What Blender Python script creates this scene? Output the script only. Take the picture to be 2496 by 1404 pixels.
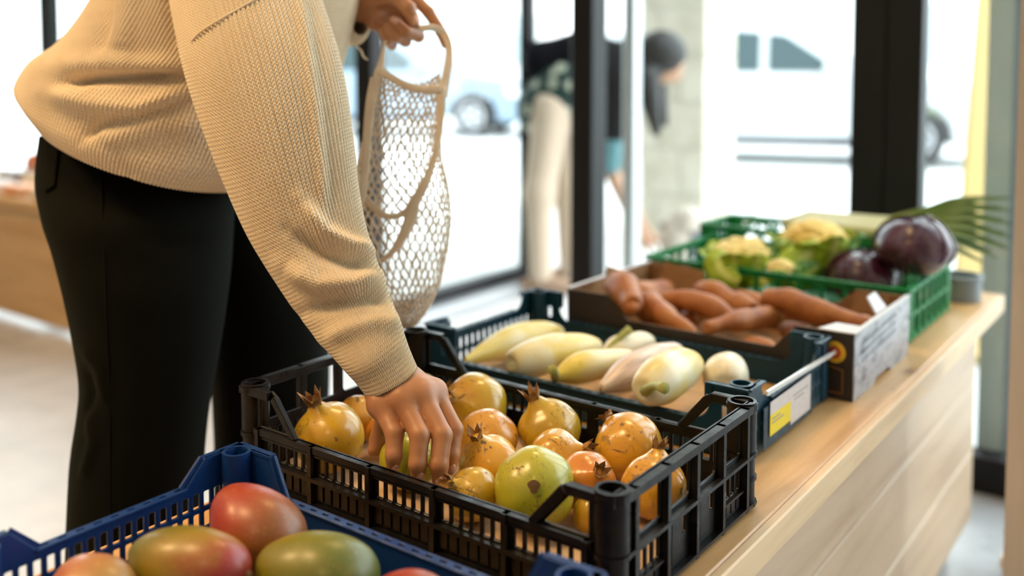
import bpy, bmesh, math, random
import numpy as np
from mathutils import Vector, Matrix, noise as mnoise

random.seed(7)
RNG = np.random.default_rng(7)
for o in list(bpy.data.objects): bpy.data.objects.remove(o)
SC = bpy.context.scene
COL = SC.collection

# ------------------------------------------------------------------ camera
FPX, CXP, CYP = 2372.0, 1248.0, 306.0
PITCH = math.atan(144 / FPX)
YAW = math.atan((3007 - 1248) / FPX * math.cos(PITCH))
CAM = np.array([0.0, 0.0, 1.05])
_f0 = np.array([-math.sin(YAW), math.cos(YAW), 0.0]); _r = np.array([math.cos(YAW), math.sin(YAW), 0.0]); _u = np.array([0, 0, 1.0])
_up = _u * math.cos(PITCH) + _f0 * math.sin(PITCH)
_fw = _f0 * math.cos(PITCH) - _u * math.sin(PITCH)
RMAT = np.array([_r, _up, _fw])
cd = bpy.data.cameras.new('camera'); cam = bpy.data.objects.new('camera', cd); COL.objects.link(cam)
cd.sensor_width = 36.0; cd.lens = FPX * 36 / 2496; cd.shift_y = -(702 - CYP) / 2496
cd.clip_start = 0.02; cd.clip_end = 200
cam.matrix_world = Matrix(((_r[0], _up[0], -_fw[0], CAM[0]), (_r[1], _up[1], -_fw[1], CAM[1]), (_r[2], _up[2], -_fw[2], CAM[2]), (0, 0, 0, 1)))
cd.dof.use_dof = True; cd.dof.focus_distance = 1.05; cd.dof.aperture_fstop = 2.1
SC.camera = cam

# ------------------------------------------------------------------ world, exposure
w = bpy.data.worlds.new('overcast_sky'); SC.world = w; w.use_nodes = True
bg = w.node_tree.nodes['Background']; bg.inputs[0].default_value = (0.90, 0.96, 1.0, 1); bg.inputs[1].default_value = 5.0
SC.view_settings.view_transform = 'Standard'; SC.view_settings.look = 'None'
SC.view_settings.gamma = 1.0; SC.view_settings.use_curve_mapping = False
SC.view_settings.exposure = 0.32

# ------------------------------------------------------------------ pixel -> world
def ray(u, v): return np.array([(u - CXP) / FPX, -(v - CYP) / FPX, 1.0]) @ RMAT
def P(u, v, d): return CAM + ray(u, v) * d                 # point on a pixel's ray at a camera depth
def onz(u, v, z): d = ray(u, v); return CAM + d * ((z - CAM[2]) / d[2])
def onY(u, v, y): d = ray(u, v); return CAM + d * (y / d[1])
def onX(u, v, x): d = ray(u, v); return CAM + d * (x / d[0])
def px(pts):
    q = (np.atleast_2d(pts) - CAM) @ RMAT.T
    return np.c_[CXP + FPX * q[:, 0] / q[:, 2], CYP - FPX * q[:, 1] / q[:, 2], q[:, 2]]
RIGHT, FWD, UP = _r, _f0, _u
T = 0.561                                                    # table top height

# ------------------------------------------------------------------ object helpers
def origin(o):
    v = np.zeros(3)
    while o is not None:
        v = v + np.array(o.location); o = o.parent
    return v
def tag(o, label=None, cat=None, group=None, kind=None):
    if label: o['label'] = label
    if cat: o['category'] = cat
    if group: o['group'] = group
    if kind: o['kind'] = kind
    return o
def thing(name, label, cat, loc, group=None, kind=None):
    o = bpy.data.objects.new(name, None); COL.objects.link(o); o.location = tuple(loc); o.empty_display_size = .05
    return tag(o, label, cat, group, kind)
def mk(name, V, F, mat, parent=None, smooth=True, uv=None, mats=None, fmat=None):
    V = np.asarray(V, float)
    me = bpy.data.meshes.new(name)
    off = origin(parent)
    loc = np.zeros(3)
    if parent is None:
        loc = np.array([(V[:, 0].min() + V[:, 0].max()) / 2, (V[:, 1].min() + V[:, 1].max()) / 2, V[:, 2].min()])
    me.from_pydata((V - off - loc).tolist(), [], [list(map(int, f)) for f in F] if not isinstance(F, np.ndarray) else F.tolist())
    if uv is not None:
        l = me.uv_layers.new(name='UVMap')
        idx = np.zeros(len(me.loops), int); me.loops.foreach_get('vertex_index', idx)
        l.data.foreach_set('uv', np.asarray(uv, float)[idx].ravel())
    if smooth: me.polygons.foreach_set('use_smooth', [True] * len(me.polygons))
    me.materials.append(mat)
    if mats:
        for m in mats: me.materials.append(m)
        if fmat is not None: me.polygons.foreach_set('material_index', fmat)
    me.update()
    o = bpy.data.objects.new(name, me); COL.objects.link(o); o.location = tuple(loc)
    if parent is not None: o.parent = parent
    return o
def flat(o, ang=35):
    me = o.data
    try: me.set_sharp_from_angle(angle=math.radians(ang))
    except Exception: pass
    return o
def bevel(o, w, seg=1):
    m = o.modifiers.new('bevel', 'BEVEL'); m.width = w; m.segments = seg; m.limit_method = 'ANGLE'; m.angle_limit = math.radians(40)
    return o
def solid(o, t, off=0):
    m = o.modifiers.new('solid', 'SOLIDIFY'); m.thickness = t; m.offset = off
    return o

class MB:
    def __init__(s): s.V = []; s.F = []; s.n = 0
    def add(s, V, F):
        V = np.asarray(V, float); s.V.append(V); s.F += [[int(i) + s.n for i in f] for f in F]; s.n += len(V); return s
    def box(s, x0, x1, y0, y1, z0, z1, R=None, o=None):
        V = np.array([[x, y, z] for z in (z0, z1) for y in (y0, y1) for x in (x0, x1)], float)
        if R is not None: V = V @ np.asarray(R).T
        if o is not None: V = V + o
        return s.add(V, [[0, 2, 3, 1], [4, 5, 7, 6], [0, 1, 5, 4], [2, 6, 7, 3], [0, 4, 6, 2], [1, 3, 7, 5]])
    def bar(s, a, b, wx, wy, ref=(0, 0, 1)):
        a = np.asarray(a, float); b = np.asarray(b, float); t = (b - a) / np.linalg.norm(b - a); r = np.asarray(ref, float)
        if abs(t @ r) > .98: r = np.array([1., 0, 0])
        n = np.cross(t, r); n /= np.linalg.norm(n); q = np.cross(n, t)
        V = [p + n * sx * wx / 2 + q * sy * wy / 2 for p in (a, b) for sx, sy in ((-1, -1), (1, -1), (1, 1), (-1, 1))]
        return s.add(V, [[0, 3, 2, 1], [4, 5, 6, 7], [0, 1, 5, 4], [1, 2, 6, 5], [2, 3, 7, 6], [3, 0, 4, 7]])
    def ring(s, c, r0, r1, z0, z1, n=20):                # hollow cylinder, vertical
        V = []
        for k in range(n):
            a = 2 * math.pi * k / n; cs, sn = math.cos(a), math.sin(a)
            V += [[c[0] + r0 * cs, c[1] + r0 * sn, z0], [c[0] + r1 * cs, c[1] + r1 * sn, z0], [c[0] + r1 * cs, c[1] + r1 * sn, z1], [c[0] + r0 * cs, c[1] + r0 * sn, z1]]
        F = []
        for k in range(n):
            a = 4 * k; b = 4 * ((k + 1) % n)
            for q in range(4): F.append([a + q, b + q, b + (q + 1) % 4, a + (q + 1) % 4])
        return s.add(V, F)
    def build(s, name, mat, parent=None, smooth=False, **k):
        return mk(name, np.vstack(s.V), s.F, mat, parent, smooth, **k)

def catmull(pts, n):
    pts = np.asarray(pts, float); m = len(pts)
    if m == 2: return np.array([pts[0] + (pts[1] - pts[0]) * t for t in np.linspace(0, 1, n)])
    e = np.vstack([2 * pts[0] - pts[1], pts, 2 * pts[-1] - pts[-2]])
    out = []
    for t in np.linspace(0, m - 1, n):
        i = min(int(t), m - 2); f = t - i
        p0, p1, p2, p3 = e[i], e[i + 1], e[i + 2], e[i + 3]
        out.append(.5 * ((2 * p1) + (-p0 + p2) * f + (2 * p0 - 5 * p1 + 4 * p2 - p3) * f * f + (-p0 + 3 * p1 - 3 * p2 + p3) * f ** 3))
    return np.array(out)
def frames(path):
    t = np.gradient(path, axis=0); t /= np.linalg.norm(t, axis=1)[:, None]
    r = np.array([0, 0, 1.]) if abs(t[0, 2]) < .9 else np.array([1., 0, 0])
    n = np.cross(t[0], r); n /= np.linalg.norm(n); N = []; Bq = []
    for i in range(len(path)):
        n = n - t[i] * (n @ t[i]); n /= np.linalg.norm(n); N.append(n); Bq.append(np.cross(t[i], n))
    return t, np.array(N), np.array(Bq)
def tube(pts, rad, nv=24, nu=16, caps=True, squash=(1, 1), lump=0.0, seed=0, lumpf=20.):
    """closed tube through pts, radius list follows the same parameter"""
    path = catmull(pts, nv); r = np.maximum(catmull(np.c_[rad, rad, rad], nv)[:, 0], 1e-4)
    t, N, Bq = frames(path)
    a = np.arange(nu) * 2 * math.pi / nu
    V = path[:, None, :] + r[:, None, None] * (N[:, None, :] * np.cos(a)[None, :, None] * squash[0] + Bq[:, None, :] * np.sin(a)[None, :, None] * squash[1])
    if lump:
        for i in range(nv):
            for j in range(nu):
                d = V[i, j] - path[i]
                V[i, j] = path[i] + d * (1 + lump * mnoise.noise(Vector(V[i, j] * lumpf + seed * 7.31)))
    F = [[i * nu + j, i * nu + (j + 1) % nu, (i + 1) * nu + (j + 1) % nu, (i + 1) * nu + j] for i in range(nv - 1) for j in range(nu)]
    VV = V.reshape(-1, 3); uv = np.array([[j / nu, i / (nv - 1)] for i in range(nv) for j in range(nu)])
    if caps:
        n0 = len(VV); VV = np.vstack([VV, path[0] , path[-1]]); uv = np.vstack([uv, [.5, 0], [.5, 1]])
        F += [[n0, (j + 1) % nu, j] for j in range(nu)] + [[n0 + 1, (nv - 1) * nu + j, (nv - 1) * nu + (j + 1) % nu] for j in range(nu)]
    return VV, F, uv
def rrect(x0, x1, y0, y1, r=.002, n=2):
    r = min(r, (x1 - x0) / 2.01, (y1 - y0) / 2.01); out = []
    for cx, cy, a0 in ((x1 - r, y1 - r, 0), (x0 + r, y1 - r, 90), (x0 + r, y0 + r, 180), (x1 - r, y0 + r, 270)):
        for k in range(n + 1):
            a = math.radians(a0 + 90 * k / n); out.append((cx + r * math.cos(a), cy + r * math.sin(a)))
    return out
def circ(cx, cy, r, n=16): return [(cx + r * math.cos(2 * math.pi * k / n), cy + r * math.sin(2 * math.pi * k / n)) for k in range(n)]
def panel(outline, holes, thick, bev=.0006):
    """flat plate with real holes: returns verts (x, y in plane, z across) and faces"""
    cu = bpy.data.curves.new('tmp', 'CURVE'); cu.dimensions = '2D'; cu.fill_mode = 'BOTH'; cu.extrude = max(thick / 2 - bev, 1e-5)
    cu.bevel_depth = bev; cu.bevel_resolution = 0; cu.offset = -bev
    for pts in [outline] + list(holes):
        sp = cu.splines.new('POLY'); sp.points.add(len(pts) - 1); sp.use_cyclic_u = True
        for p, q in zip(sp.points, pts): p.co = (q[0], q[1], 0, 1)
    ob = bpy.data.objects.new('tmp', cu); COL.objects.link(ob)
    dg = bpy.context.evaluated_depsgraph_get(); dg.update()
    me = bpy.data.meshes.new_from_object(ob.evaluated_get(dg))
    V = np.zeros(len(me.vertices) * 3); me.vertices.foreach_get('co', V); V = V.reshape(-1, 3)
    F = [list(p.vertices) for p in me.polygons]
    bpy.data.objects.remove(ob); bpy.data.curves.remove(cu); bpy.data.meshes.remove(me)
    return V, F
def place(V, o, ex, ey):
    ex = np.asarray(ex, float); ey = np.asarray(ey, float); ez = np.cross(ex, ey)
    return np.asarray(o, float) + V[:, :1] * ex + V[:, 1:2] * ey + V[:, 2:3] * ez

def wave_noise(V, freq, seed):
    r = np.random.default_rng(seed); out = np.zeros(len(V))
    for k in range(7):
        d = r.normal(size=3); d *= freq * r.uniform(.5, 1.4) / np.linalg.norm(d); out += np.sin(V @ d + r.uniform(0, 6.28))
    return out / 3.2
# ------------------------------------------------------------------ signed distance bodies
def smin(a, b, k):
    if k <= 0: return np.minimum(a, b)
    h = np.maximum(k - np.abs(a - b), 0) / k
    return np.minimum(a, b) - h * h * k * .25
def d_cone(Q, a, b, ra, rb):
    a = np.asarray(a, float); b = np.asarray(b, float); ab = b - a
    t = np.clip(((Q - a) @ ab) / max(ab @ ab, 1e-12), 0, 1)
    return np.linalg.norm(Q - a - t[..., None] * ab, axis=-1) - (ra + (rb - ra) * t)
def d_ell(Q, c, ax):
    """ellipsoid, ax = 3 row vectors (axes incl. length)"""
    ax = np.asarray(ax, float); L = np.linalg.norm(ax, axis=1); q = (Q - c) @ (ax / L[:, None]).T
    k0 = np.linalg.norm(q / L, axis=-1); k1 = np.linalg.norm(q / L ** 2, axis=-1)
    return k0 * (k0 - 1) / np.maximum(k1, 1e-9)
def nets(fn, lo, hi, h):
    lo = np.asarray(lo, float); hi = np.asarray(hi, float)
    n = np.ceil((hi - lo) / h).astype(int) + 1
    ax = [lo[i] + h * np.arange(n[i]) for i in range(3)]
    D = np.empty(n)
    for i in range(0, n[0], 24):
        g = np.stack(np.meshgrid(ax[0][i:i + 24], ax[1], ax[2], indexing='ij'), -1)
        D[i:i + 24] = fn(g)
    S = D < 0
    c = [(i, j, k) for i in (0, 1) for j in (0, 1) for k in (0, 1)]
    sub = lambda A, o: A[o[0]:n[0] - 1 + o[0], o[1]:n[1] - 1 + o[1], o[2]:n[2] - 1 + o[2]]
    cnt = sum(sub(S, o).astype(np.int8) for o in c)
    act = (cnt > 0) & (cnt < 8)
    ids = np.argwhere(act); idx = -np.ones(act.shape, int); idx[act] = np.arange(len(ids))
    val = np.stack([D[ids[:, 0] + o[0], ids[:, 1] + o[1], ids[:, 2] + o[2]] for o in c], 1)
    acc = np.zeros((len(ids), 3)); num = np.zeros(len(ids))
    ca = np.array(c, float)
    for a in range(8):
        for b in range(a + 1, 8):
            if np.abs(ca[a] - ca[b]).sum() == 1:
                x = (val[:, a] < 0) != (val[:, b] < 0); t = val[x, a] / (val[x, a] - val[x, b])
                acc[x] += ca[a] + (ca[b] - ca[a]) * t[:, None]; num[x] += 1
    V = lo + h * (ids + acc / num[:, None])
    F = []
    for d in range(3):
        e = [0, 0, 0]; e[d] = 1
        A = S[tuple(slice(0, n[i] - e[i]) for i in range(3))]; B = S[tuple(slice(e[i], n[i]) for i in range(3))]
        p, q = [(1, 2), (2, 0), (0, 1)][d]
        E = np.argwhere(A != B)
        E = E[(E[:, p] > 0) & (E[:, q] > 0) & (E[:, p] < n[p] - 1) & (E[:, q] < n[q] - 1)]
        def cell(dp, dq):
            k = E.copy(); k[:, p] += dp; k[:, q] += dq; return idx[k[:, 0], k[:, 1], k[:, 2]]
        Q = np.stack([cell(-1, -1), cell(0, -1), cell(0, 0), cell(-1, 0)], 1)
        fl = ~A[E[:, 0], E[:, 1], E[:, 2]]
        Q[fl] = Q[fl][:, ::-1]
        F.append(Q)
    F = np.vstack(F); return V, F[(F >= 0).all(1)]

# ------------------------------------------------------------------ materials
def mat(name, col=(.8, .8, .8), rough=.5, metal=0.0, spec=.5, coat=0.0, sheen=0.0, trans=0.0, emit=None, es=0.0, sss=0.0):
    m = bpy.data.materials.new(name); m.use_nodes = True; b = m.node_tree.nodes['Principled BSDF']
    b.inputs['Base Color'].default_value = (*col, 1); b.inputs['Roughness'].default_value = rough; b.inputs['Metallic'].default_value = metal
    b.inputs['Specular IOR Level'].default_value = spec; b.inputs['Coat Weight'].default_value = coat; b.inputs['Sheen Weight'].default_value = sheen
    b.inputs['Transmission Weight'].default_value = trans; b.inputs['Subsurface Weight'].default_value = sss
    if sss: b.inputs['Subsurface Radius'].default_value = (.012, .004, .002); b.inputs['Subsurface Scale'].default_value = .6
    if emit: b.inputs['Emission Color'].default_value = (*emit, 1); b.inputs['Emission Strength'].default_value = es
    return m
class NT:
    def __init__(s, m): s.m = m; s.t = m.node_tree; s.b = s.t.nodes['Principled BSDF']
    def n(s, typ, **k):
        o = s.t.nodes.new(typ)
        for a, v in k.items(): setattr(o, a, v)
        return o
    def l(s, a, b): s.t.links.new(a, b)
    def coord(s, kind='Object', scale=(1, 1, 1), rot=(0, 0, 0), rnd=True):
        c = s.n('ShaderNodeTexCoord'); mp = s.n('ShaderNodeMapping'); mp.inputs['Scale'].default_value = scale; mp.inputs['Rotation'].default_value = rot
        s.l(c.outputs[kind], mp.inputs['Vector'])
        if rnd:
            oi = s.n('ShaderNodeObjectInfo'); mu = s.n('ShaderNodeMath', operation='MULTIPLY'); mu.inputs[1].default_value = 37.0
            s.l(oi.outputs['Random'], mu.inputs[0]); s.l(mu.outputs[0], mp.inputs['Location'])
        return mp.outputs[0]
    def noise(s, vec, scale, detail=3, rough=.5, dist=0.0):
        o = s.n('ShaderNodeTexNoise'); o.inputs['Scale'].default_value = scale; o.inputs['Detail'].default_value = detail; o.inputs['Roughness'].default_value = rough; o.inputs['Distortion'].default_value = dist
        s.l(vec, o.inputs['Vector']); return o.outputs['Fac']
    def ramp(s, fac, stops, interp='LINEAR'):
        r = s.n('ShaderNodeValToRGB'); e = r.color_ramp.elements; r.color_ramp.interpolation = interp
        while len(e) < len(stops): e.new(.5)
        for q, (p, c) in zip(e, stops): q.position = p; q.color = (*c, 1) if len(c) == 3 else c
        s.l(fac, r.inputs[0]); return r.outputs[0]
    def mix(s, fac, a, b, typ='MIX'):
        o = s.n('ShaderNodeMix', data_type='RGBA', blend_type=typ)
        if isinstance(fac, float): o.inputs[0].default_value = fac
        else: s.l(fac, o.inputs[0])
        for sock, v in ((o.inputs[6], a), (o.inputs[7], b)):
            if isinstance(v, tuple): sock.default_value = (*v, 1)
            else: s.l(v, sock)
        return o.outputs[2]
    def math(s, op, a, b=None, clamp=False):
        o = s.n('ShaderNodeMath', operation=op, use_clamp=clamp)
        for i, v in enumerate((a, b)):
            if v is None: continue
            if isinstance(v, (int, float)): o.inputs[i].default_value = v
            else: s.l(v, o.inputs[i])
        return o.outputs[0]
    def color(s, c): s.l(c, s.b.inputs['Base Color']); return s
    def rough(s, c): s.l(c, s.b.inputs['Roughness']); return s
    def bump(s, h, strength=.3, dist=.002):
        o = s.n('ShaderNodeBump'); o.inputs['Strength'].default_value = strength; o.inputs['Distance'].default_value = dist
        s.l(h, o.inputs['Height']); s.l(o.outputs[0], s.b.inputs['Normal']); return s

def plastic(name, col, dust=(.30, .20, .09), amount=.25, rough=.36):
    m = mat(name, col, rough, spec=.32); n = NT(m); v = n.coord(rnd=False)
    a = n.noise(v, 28, 5, .65); d = n.ramp(a, [(.50, (0, 0, 0)), (.78, (amount,) * 3)])
    n.color(n.mix(d, col, dust)); n.rough(n.ramp(n.noise(v, 60, 3), [(.3, (rough * .8,) * 3), (.7, (min(1, rough * 1.5),) * 3)]))
    n.bump(n.noise(v, 220, 2), .08, .001); return m
def wood(name, light, dark, axis=1, scale=1.0, rough=.5, knots=True):
    m = mat(name, light, rough); n = NT(m)
    sc = [14 * scale] * 3; sc[axis] = 1.1 * scale
    v = n.coord('Object', tuple(sc), rnd=True)
    a = n.noise(v, 2.2, 6, .62, .9); b = n.noise(v, 9, 3, .6)
    c = n.ramp(a, [(.28, dark), (.5, light), (.72, tuple(min(1, x * 1.10) for x in light))])
    c = n.mix(n.math('MULTIPLY', b, .22), c, dark)
    if knots:
        sk = [8.0] * 3; sk[axis] = 4.0; sk[2] = 0.0
        vk = n.coord('Object', tuple(sk), rnd=True); vo = n.n('ShaderNodeTexVoronoi'); vo.inputs['Scale'].default_value = 1.0; n.l(vk, vo.inputs['Vector'])
        kf = n.ramp(vo.outputs['Distance'], [(.03, (.85, .85, .85)), (.07, (.35, .35, .35)), (.14, (0, 0, 0))])
        c = n.mix(kf, c, (dark[0] * .45, dark[1] * .36, dark[2] * .3))
        c = n.mix(n.ramp(n.noise(n.coord('Object', (1, 1, 1)), 45, 2), [(.70, (0, 0, 0)), (.76, (.35, .35, .35))]), c, (.18, .10, .05))
    n.color(c); n.bump(b, .10, .001); return m
def glassmat(name, tint=(.93, .97, .97)):
    m = bpy.data.materials.new(name); m.use_nodes = True; t = m.node_tree; t.nodes.remove(t.nodes['Principled BSDF'])
    tr = t.nodes.new('ShaderNodeBsdfTransparent'); tr.inputs[0].default_value = (*tint, 1)
    gl = t.nodes.new('ShaderNodeBsdfGlossy'); gl.inputs['Roughness'].default_value = .02
    lw = t.nodes.new('ShaderNodeLayerWeight'); pw = t.nodes.new('ShaderNodeMath'); pw.operation = 'POWER'; pw.inputs[1].default_value = 5.0; t.links.new(lw.outputs['Facing'], pw.inputs[0])
    fr = t.nodes.new('ShaderNodeMath'); fr.operation = 'MULTIPLY_ADD'; fr.inputs[1].default_value = .7; fr.inputs[2].default_value = .03; t.links.new(pw.outputs[0], fr.inputs[0])
    mx = t.nodes.new('ShaderNodeMixShader'); t.links.new(fr.outputs[0], mx.inputs[0]); t.links.new(tr.outputs[0], mx.inputs[1]); t.links.new(gl.outputs[0], mx.inputs[2])
    t.links.new(mx.outputs[0], t.nodes['Material Output'].inputs[0]); return m
# ================================================================== the setting
M_frame = mat('graphite_frame', (.008, .008, .009), .5, spec=.25)
M_alu = mat('pale_aluminium', (.55, .58, .60), .35, .6)
M_white_steel = mat('pale_painted_steel', (.50, .53, .50), .45)
M_glass = glassmat('window_glass')
M_floor = mat('polished_concrete', (.42, .42, .43), .32); n = NT(M_floor); v = n.coord('Object', rnd=False)
n.color(n.ramp(n.noise(v, 5, 6, .6), [(.3, (.36, .36, .37)), (.7, (.50, .50, .51))])); n.rough(n.ramp(n.noise(v, 2.5, 4), [(.3, (.22,) * 3), (.7, (.42,) * 3)]))
M_pave = mat('pale_pavement', (.66, .66, .65), .8); n = NT(M_pave); v = n.coord('Object', rnd=False)
n.color(n.ramp(n.noise(v, 3, 5), [(.3, (.58, .58, .57)), (.7, (.70, .70, .69))]))
M_ceil = mat('white_ceiling', (.74, .72, .68), .9)
M_wall = mat('cream_wall', (.62, .55, .45), .9); n = NT(M_wall); n.bump(n.noise(n.coord('Object', rnd=False), 90, 3), .1, .001)

YF = 2.60
FX0, FX1 = -6.6, 2.6
def slab(name, x0, x1, y0, y1, z0, z1, m):
    o = MB().box(x0, x1, y0, y1, z0, z1).build(name, m); o['kind'] = 'structure'; return o
slab('floor', FX0, FX1, -3.2, YF + .06, -.10, 0, M_floor)
slab('ceiling', FX0, FX1, -3.2, YF + .06, 3.1, 3.2, M_ceil)
slab('wall_back', FX0, FX1, -3.3, -3.2, 0, 3.1, M_wall)
slab('wall_left', FX0 - .1, FX0, -3.3, YF + .06, 0, 3.1, M_wall)
slab('wall_right', FX1, FX1 + .1, -3.3, YF + .06, 0, 3.1, M_wall)
slab('pavement', -60, 60, YF + .06, 80, -.12, -.005, M_pave)

slab('added_shade_slab', -7.5, -1.6, YF + .06, 5.75, 3.2, 3.45, M_ceil)  # unseen roof slab, added to keep sky light off the pillar and bending person
def window(name, x0, x1, label, y=YF, post_l=.05, post_r=.05, pane=True, m=M_frame, dep=.07, top=3.1):
    """glazed bay of the shop front between x0 and x1"""
    t = thing(name, label, None, ((x0 + x1) / 2, y, 0), kind='structure')
    def part(nm, a, b, z0, z1, mm=m): bevel(MB().box(a, b, y - dep / 2, y + dep / 2, z0, z1).build(nm, mm, t), .003)
    if post_l: part('frame_post', x0, x0 + post_l, 0, top)
    if post_r: part('frame_post', x1 - post_r, x1, 0, top)
    part('bottom_rail', x0 + post_l, x1 - post_r, 0, .09); part('top_rail', x0 + post_l, x1 - post_r, top - .3, top)
    if pane: MB().box(x0 + post_l, x1 - post_r, y - .004, y + .004, .09, top - .3).build('pane', M_glass, t)
    return t
xs = lambda u: onY(u, 300, YF - .035)[0]
window('window_1', FX0, xs(118), 'tall shop window at the far left end', post_l=.08, post_r=.075)
window('window_2', xs(118), xs(905), 'shop window behind the shopper', post_l=.015, post_r=.085)
window('window_3', -.711, .70, 'shop window at the right of the double dark door post', post_l=.086, post_r=.08)
window('window_4', .70, FX1, 'shop window at the far right outside the picture', post_l=.01, post_r=.08)
# open doorway between window_2 and the leaf of door_1
d1 = thing('door_1', 'graphite framed glass door leaf between two dark posts', None, (-1.2, YF, 0), kind='structure')
def dpart(nm, a, b, z0, z1, mm=M_frame, y=YF, dep=.07): return bevel(MB().box(a, b, y - dep / 2, y + dep / 2, z0, z1).build(nm, mm, d1), .004)
dpart('frame_post', -1.665, -1.585, 0, 3.1, dep=.09); dpart('frame_post', -.800, -.712, 0, 3.1, dep=.07)
dpart('bottom_rail', -1.585, -.80, 0, .09); dpart('top_rail', -2.6, -.80, 2.5, 3.1)
MB().box(-1.585, -.80, YF - .004, YF + .004, .09, 2.5).build('pane', M_glass, d1)
# glazed return wall of the porch, running outwards from the left door post
XR = -2.70
w5 = thing('window_5', 'glass side wall of the porch running out to the street', None, (XR, 3.2, 0), kind='structure')
for y0, y1, z0, z1 in ((3.74, 3.80, 0, 3.1), (YF + .04, 3.74, 0, .10), (YF + .04, 3.74, 2.8, 3.1)):
    bevel(MB().box(XR - .03, XR + .03, y0, y1, z0, z1).build('frame_post' if z1 - z0 > 2 else 'rail', M_frame, w5), .004)
MB().box(XR - .004, XR + .004, YF + .04, 3.74, .10, 2.8).build('pane', M_glass, w5)
bevel(MB().box(XR + .03, XR + .10, YF + .03, 3.78, 0, .05).build('threshold', M_alu, w5), .004)
# pale aluminium stile of the sliding outer leaf
xa = onY(1540, 300, 3.2)
d2 = thing('door_2', 'pale aluminium door stile standing in the porch before the bending person', None, (xa[0], 3.2, 0), kind='structure')
bevel(MB().box(xa[0] - .025, xa[0] + .025, 3.17, 3.23, 0, 3.0).build('stile', M_alu, d2), .006)
bevel(MB().box(xa[0] - .10, xa[0] - .025, 3.19, 3.21, 2.9, 3.0).build('bracket', M_alu, d2), .003)
# pale steel column at the end of the table, and near beige timber jamb
c0 = P(2432, 300, 2.40)
t = thing('steel_column', 'pale grey steel column with a bluish edge at the far end of the table', 'column', (c0[0] , c0[1] + .05, 0))
cxx, cyy = c0[0], c0[1] + .05
V, F = panel([(-.040, -.035), (.040, -.035), (.040, -.022), (.010, -.018), (.010, .018), (.040, .022), (.040, .035), (-.040, .035), (-.040, .022), (-.008, .018), (-.008, -.018), (-.040, -.022)], [], 3.1, .001)
V = np.c_[V[:, 0] * .75 + cxx, V[:, 1] + cyy, V[:, 2] + 1.55]; mk('shaft', V, F, M_white_steel, t, False)
bevel(MB().box(cxx - .05, cxx + .05, cyy - .05, cyy + .05, 0, .012).build('base_plate', M_frame, t), .002)
M_bluepaint = mat('blue_grey_paint', (.26, .34, .45), .45)
bevel(MB().box(cxx + .032, cxx + .046, cyy - .035, cyy + .035, .012, 3.05).build('edge_strip', M_bluepaint, t), .002)
M_jamb = wood('beige_board', (.78, .60, .44), (.70, .52, .36), 2, 1, .6, False)
j0 = P(2466, 700, 1.60); j1 = P(2640, 700, 1.55)
dj = thing('trim_1', 'beige timber board standing upright at the right edge', None, (j0[0], j0[1], 0), kind='structure')
ex = (j1 - j0); ex[2] = 0; ex /= np.linalg.norm(ex)
V, F = panel([(0, 0), (.13, 0), (.13, .022), (0, .022)], [], 2.6, .001)
mk('board', place(V, [j0[0], j0[1], 1.3], ex, np.cross([0, 0, 1], ex)), F, M_jamb, dj, False)
b0 = onz(2452, 1385, .02)
tb = thing('small_box', 'small dark box with a beige lid on the floor by the upright board', 'box', (b0[0] + .05, b0[1], 0))
M_darkcard = mat('dark_card', (.03, .028, .026), .6)
bevel(MB().box(b0[0] + .005, b0[0] + .18, b0[1] - .07, b0[1] + .08, 0, .05).build('body', M_darkcard, tb), .002)
bevel(MB().box(b0[0], b0[0] + .185, b0[1] - .075, b0[1] + .085, .05, .075).build('lid', M_jamb, tb), .002)

# ------------------------------------------------------------------ warm pendant lamps of the shop (above the picture)
M_shade = mat('black_metal_shade', (.02, .02, .02), .4)
M_bulb = mat('warm_bulb', (1, .8, .5), .4, emit=(1.0, .62, .26), es=4)
def pendant(x, y, z, power, label):
    t = thing('pendant_lamp', label, 'lamp', (x, y, z), 'pendant lamps above the produce')
    prof = [(r_ * 2.2, h_) for r_, h_ in [(.012, .20), (.03, .19), (.06, .13), (.115, .03), (.125, 0), (.121, 0), (.111, .03), (.056, .128), (.02, .18)]]
    nn = 24; V = [[x + r * math.cos(2 * math.pi * k / nn), y + r * math.sin(2 * math.pi * k / nn), z + h] for r, h in prof for k in range(nn)]
    F = [[i * nn + k, i * nn + (k + 1) % nn, (i + 1) * nn + (k + 1) % nn, (i + 1) * nn + k] for i in range(len(prof) - 1) for k in range(nn)]
    mk('shade', V, F, M_shade, t)
    MB().bar([x, y, z + .19], [x, y, 3.1], .008, .008).build('cord', M_shade, t)
    V, F, _ = tube([[x, y, z + .14], [x, y, z + .10], [x, y, z + .05], [x, y, z + .02], [x, y, z + .012]], [.014, .018, .034, .022, .004], 12, 12); mk('bulb', V, F, M_bulb, t)
    l = bpy.data.lights.new('bulb_light', 'SPOT'); l.energy = power; l.color = (1.0, .64, .30); l.spot_size = math.radians(120); l.spot_blend = .8; l.shadow_soft_size = .24
    lo = bpy.data.objects.new('bulb_light', l); COL.objects.link(lo); lo.parent = t; lo.location = (0, 0, -.005)
LAMPS = [(-1.05, .05, 2.25, 60, 'warm pendant lamp nearest above the mango crate'), (-2.1, -.35, 2.35, 190, 'warm pendant lamp above the aisle behind the shopper'),
         (-1.0, 1.7, 2.45, 38, 'warm pendant lamp above the far crates'), (-4.0, 1.2, 2.4, 85, 'warm pendant lamp above the left counter'), (.3, -.8, 2.4, 40, 'warm pendant lamp behind the viewpoint')]
for a in LAMPS: pendant(*a)

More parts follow.
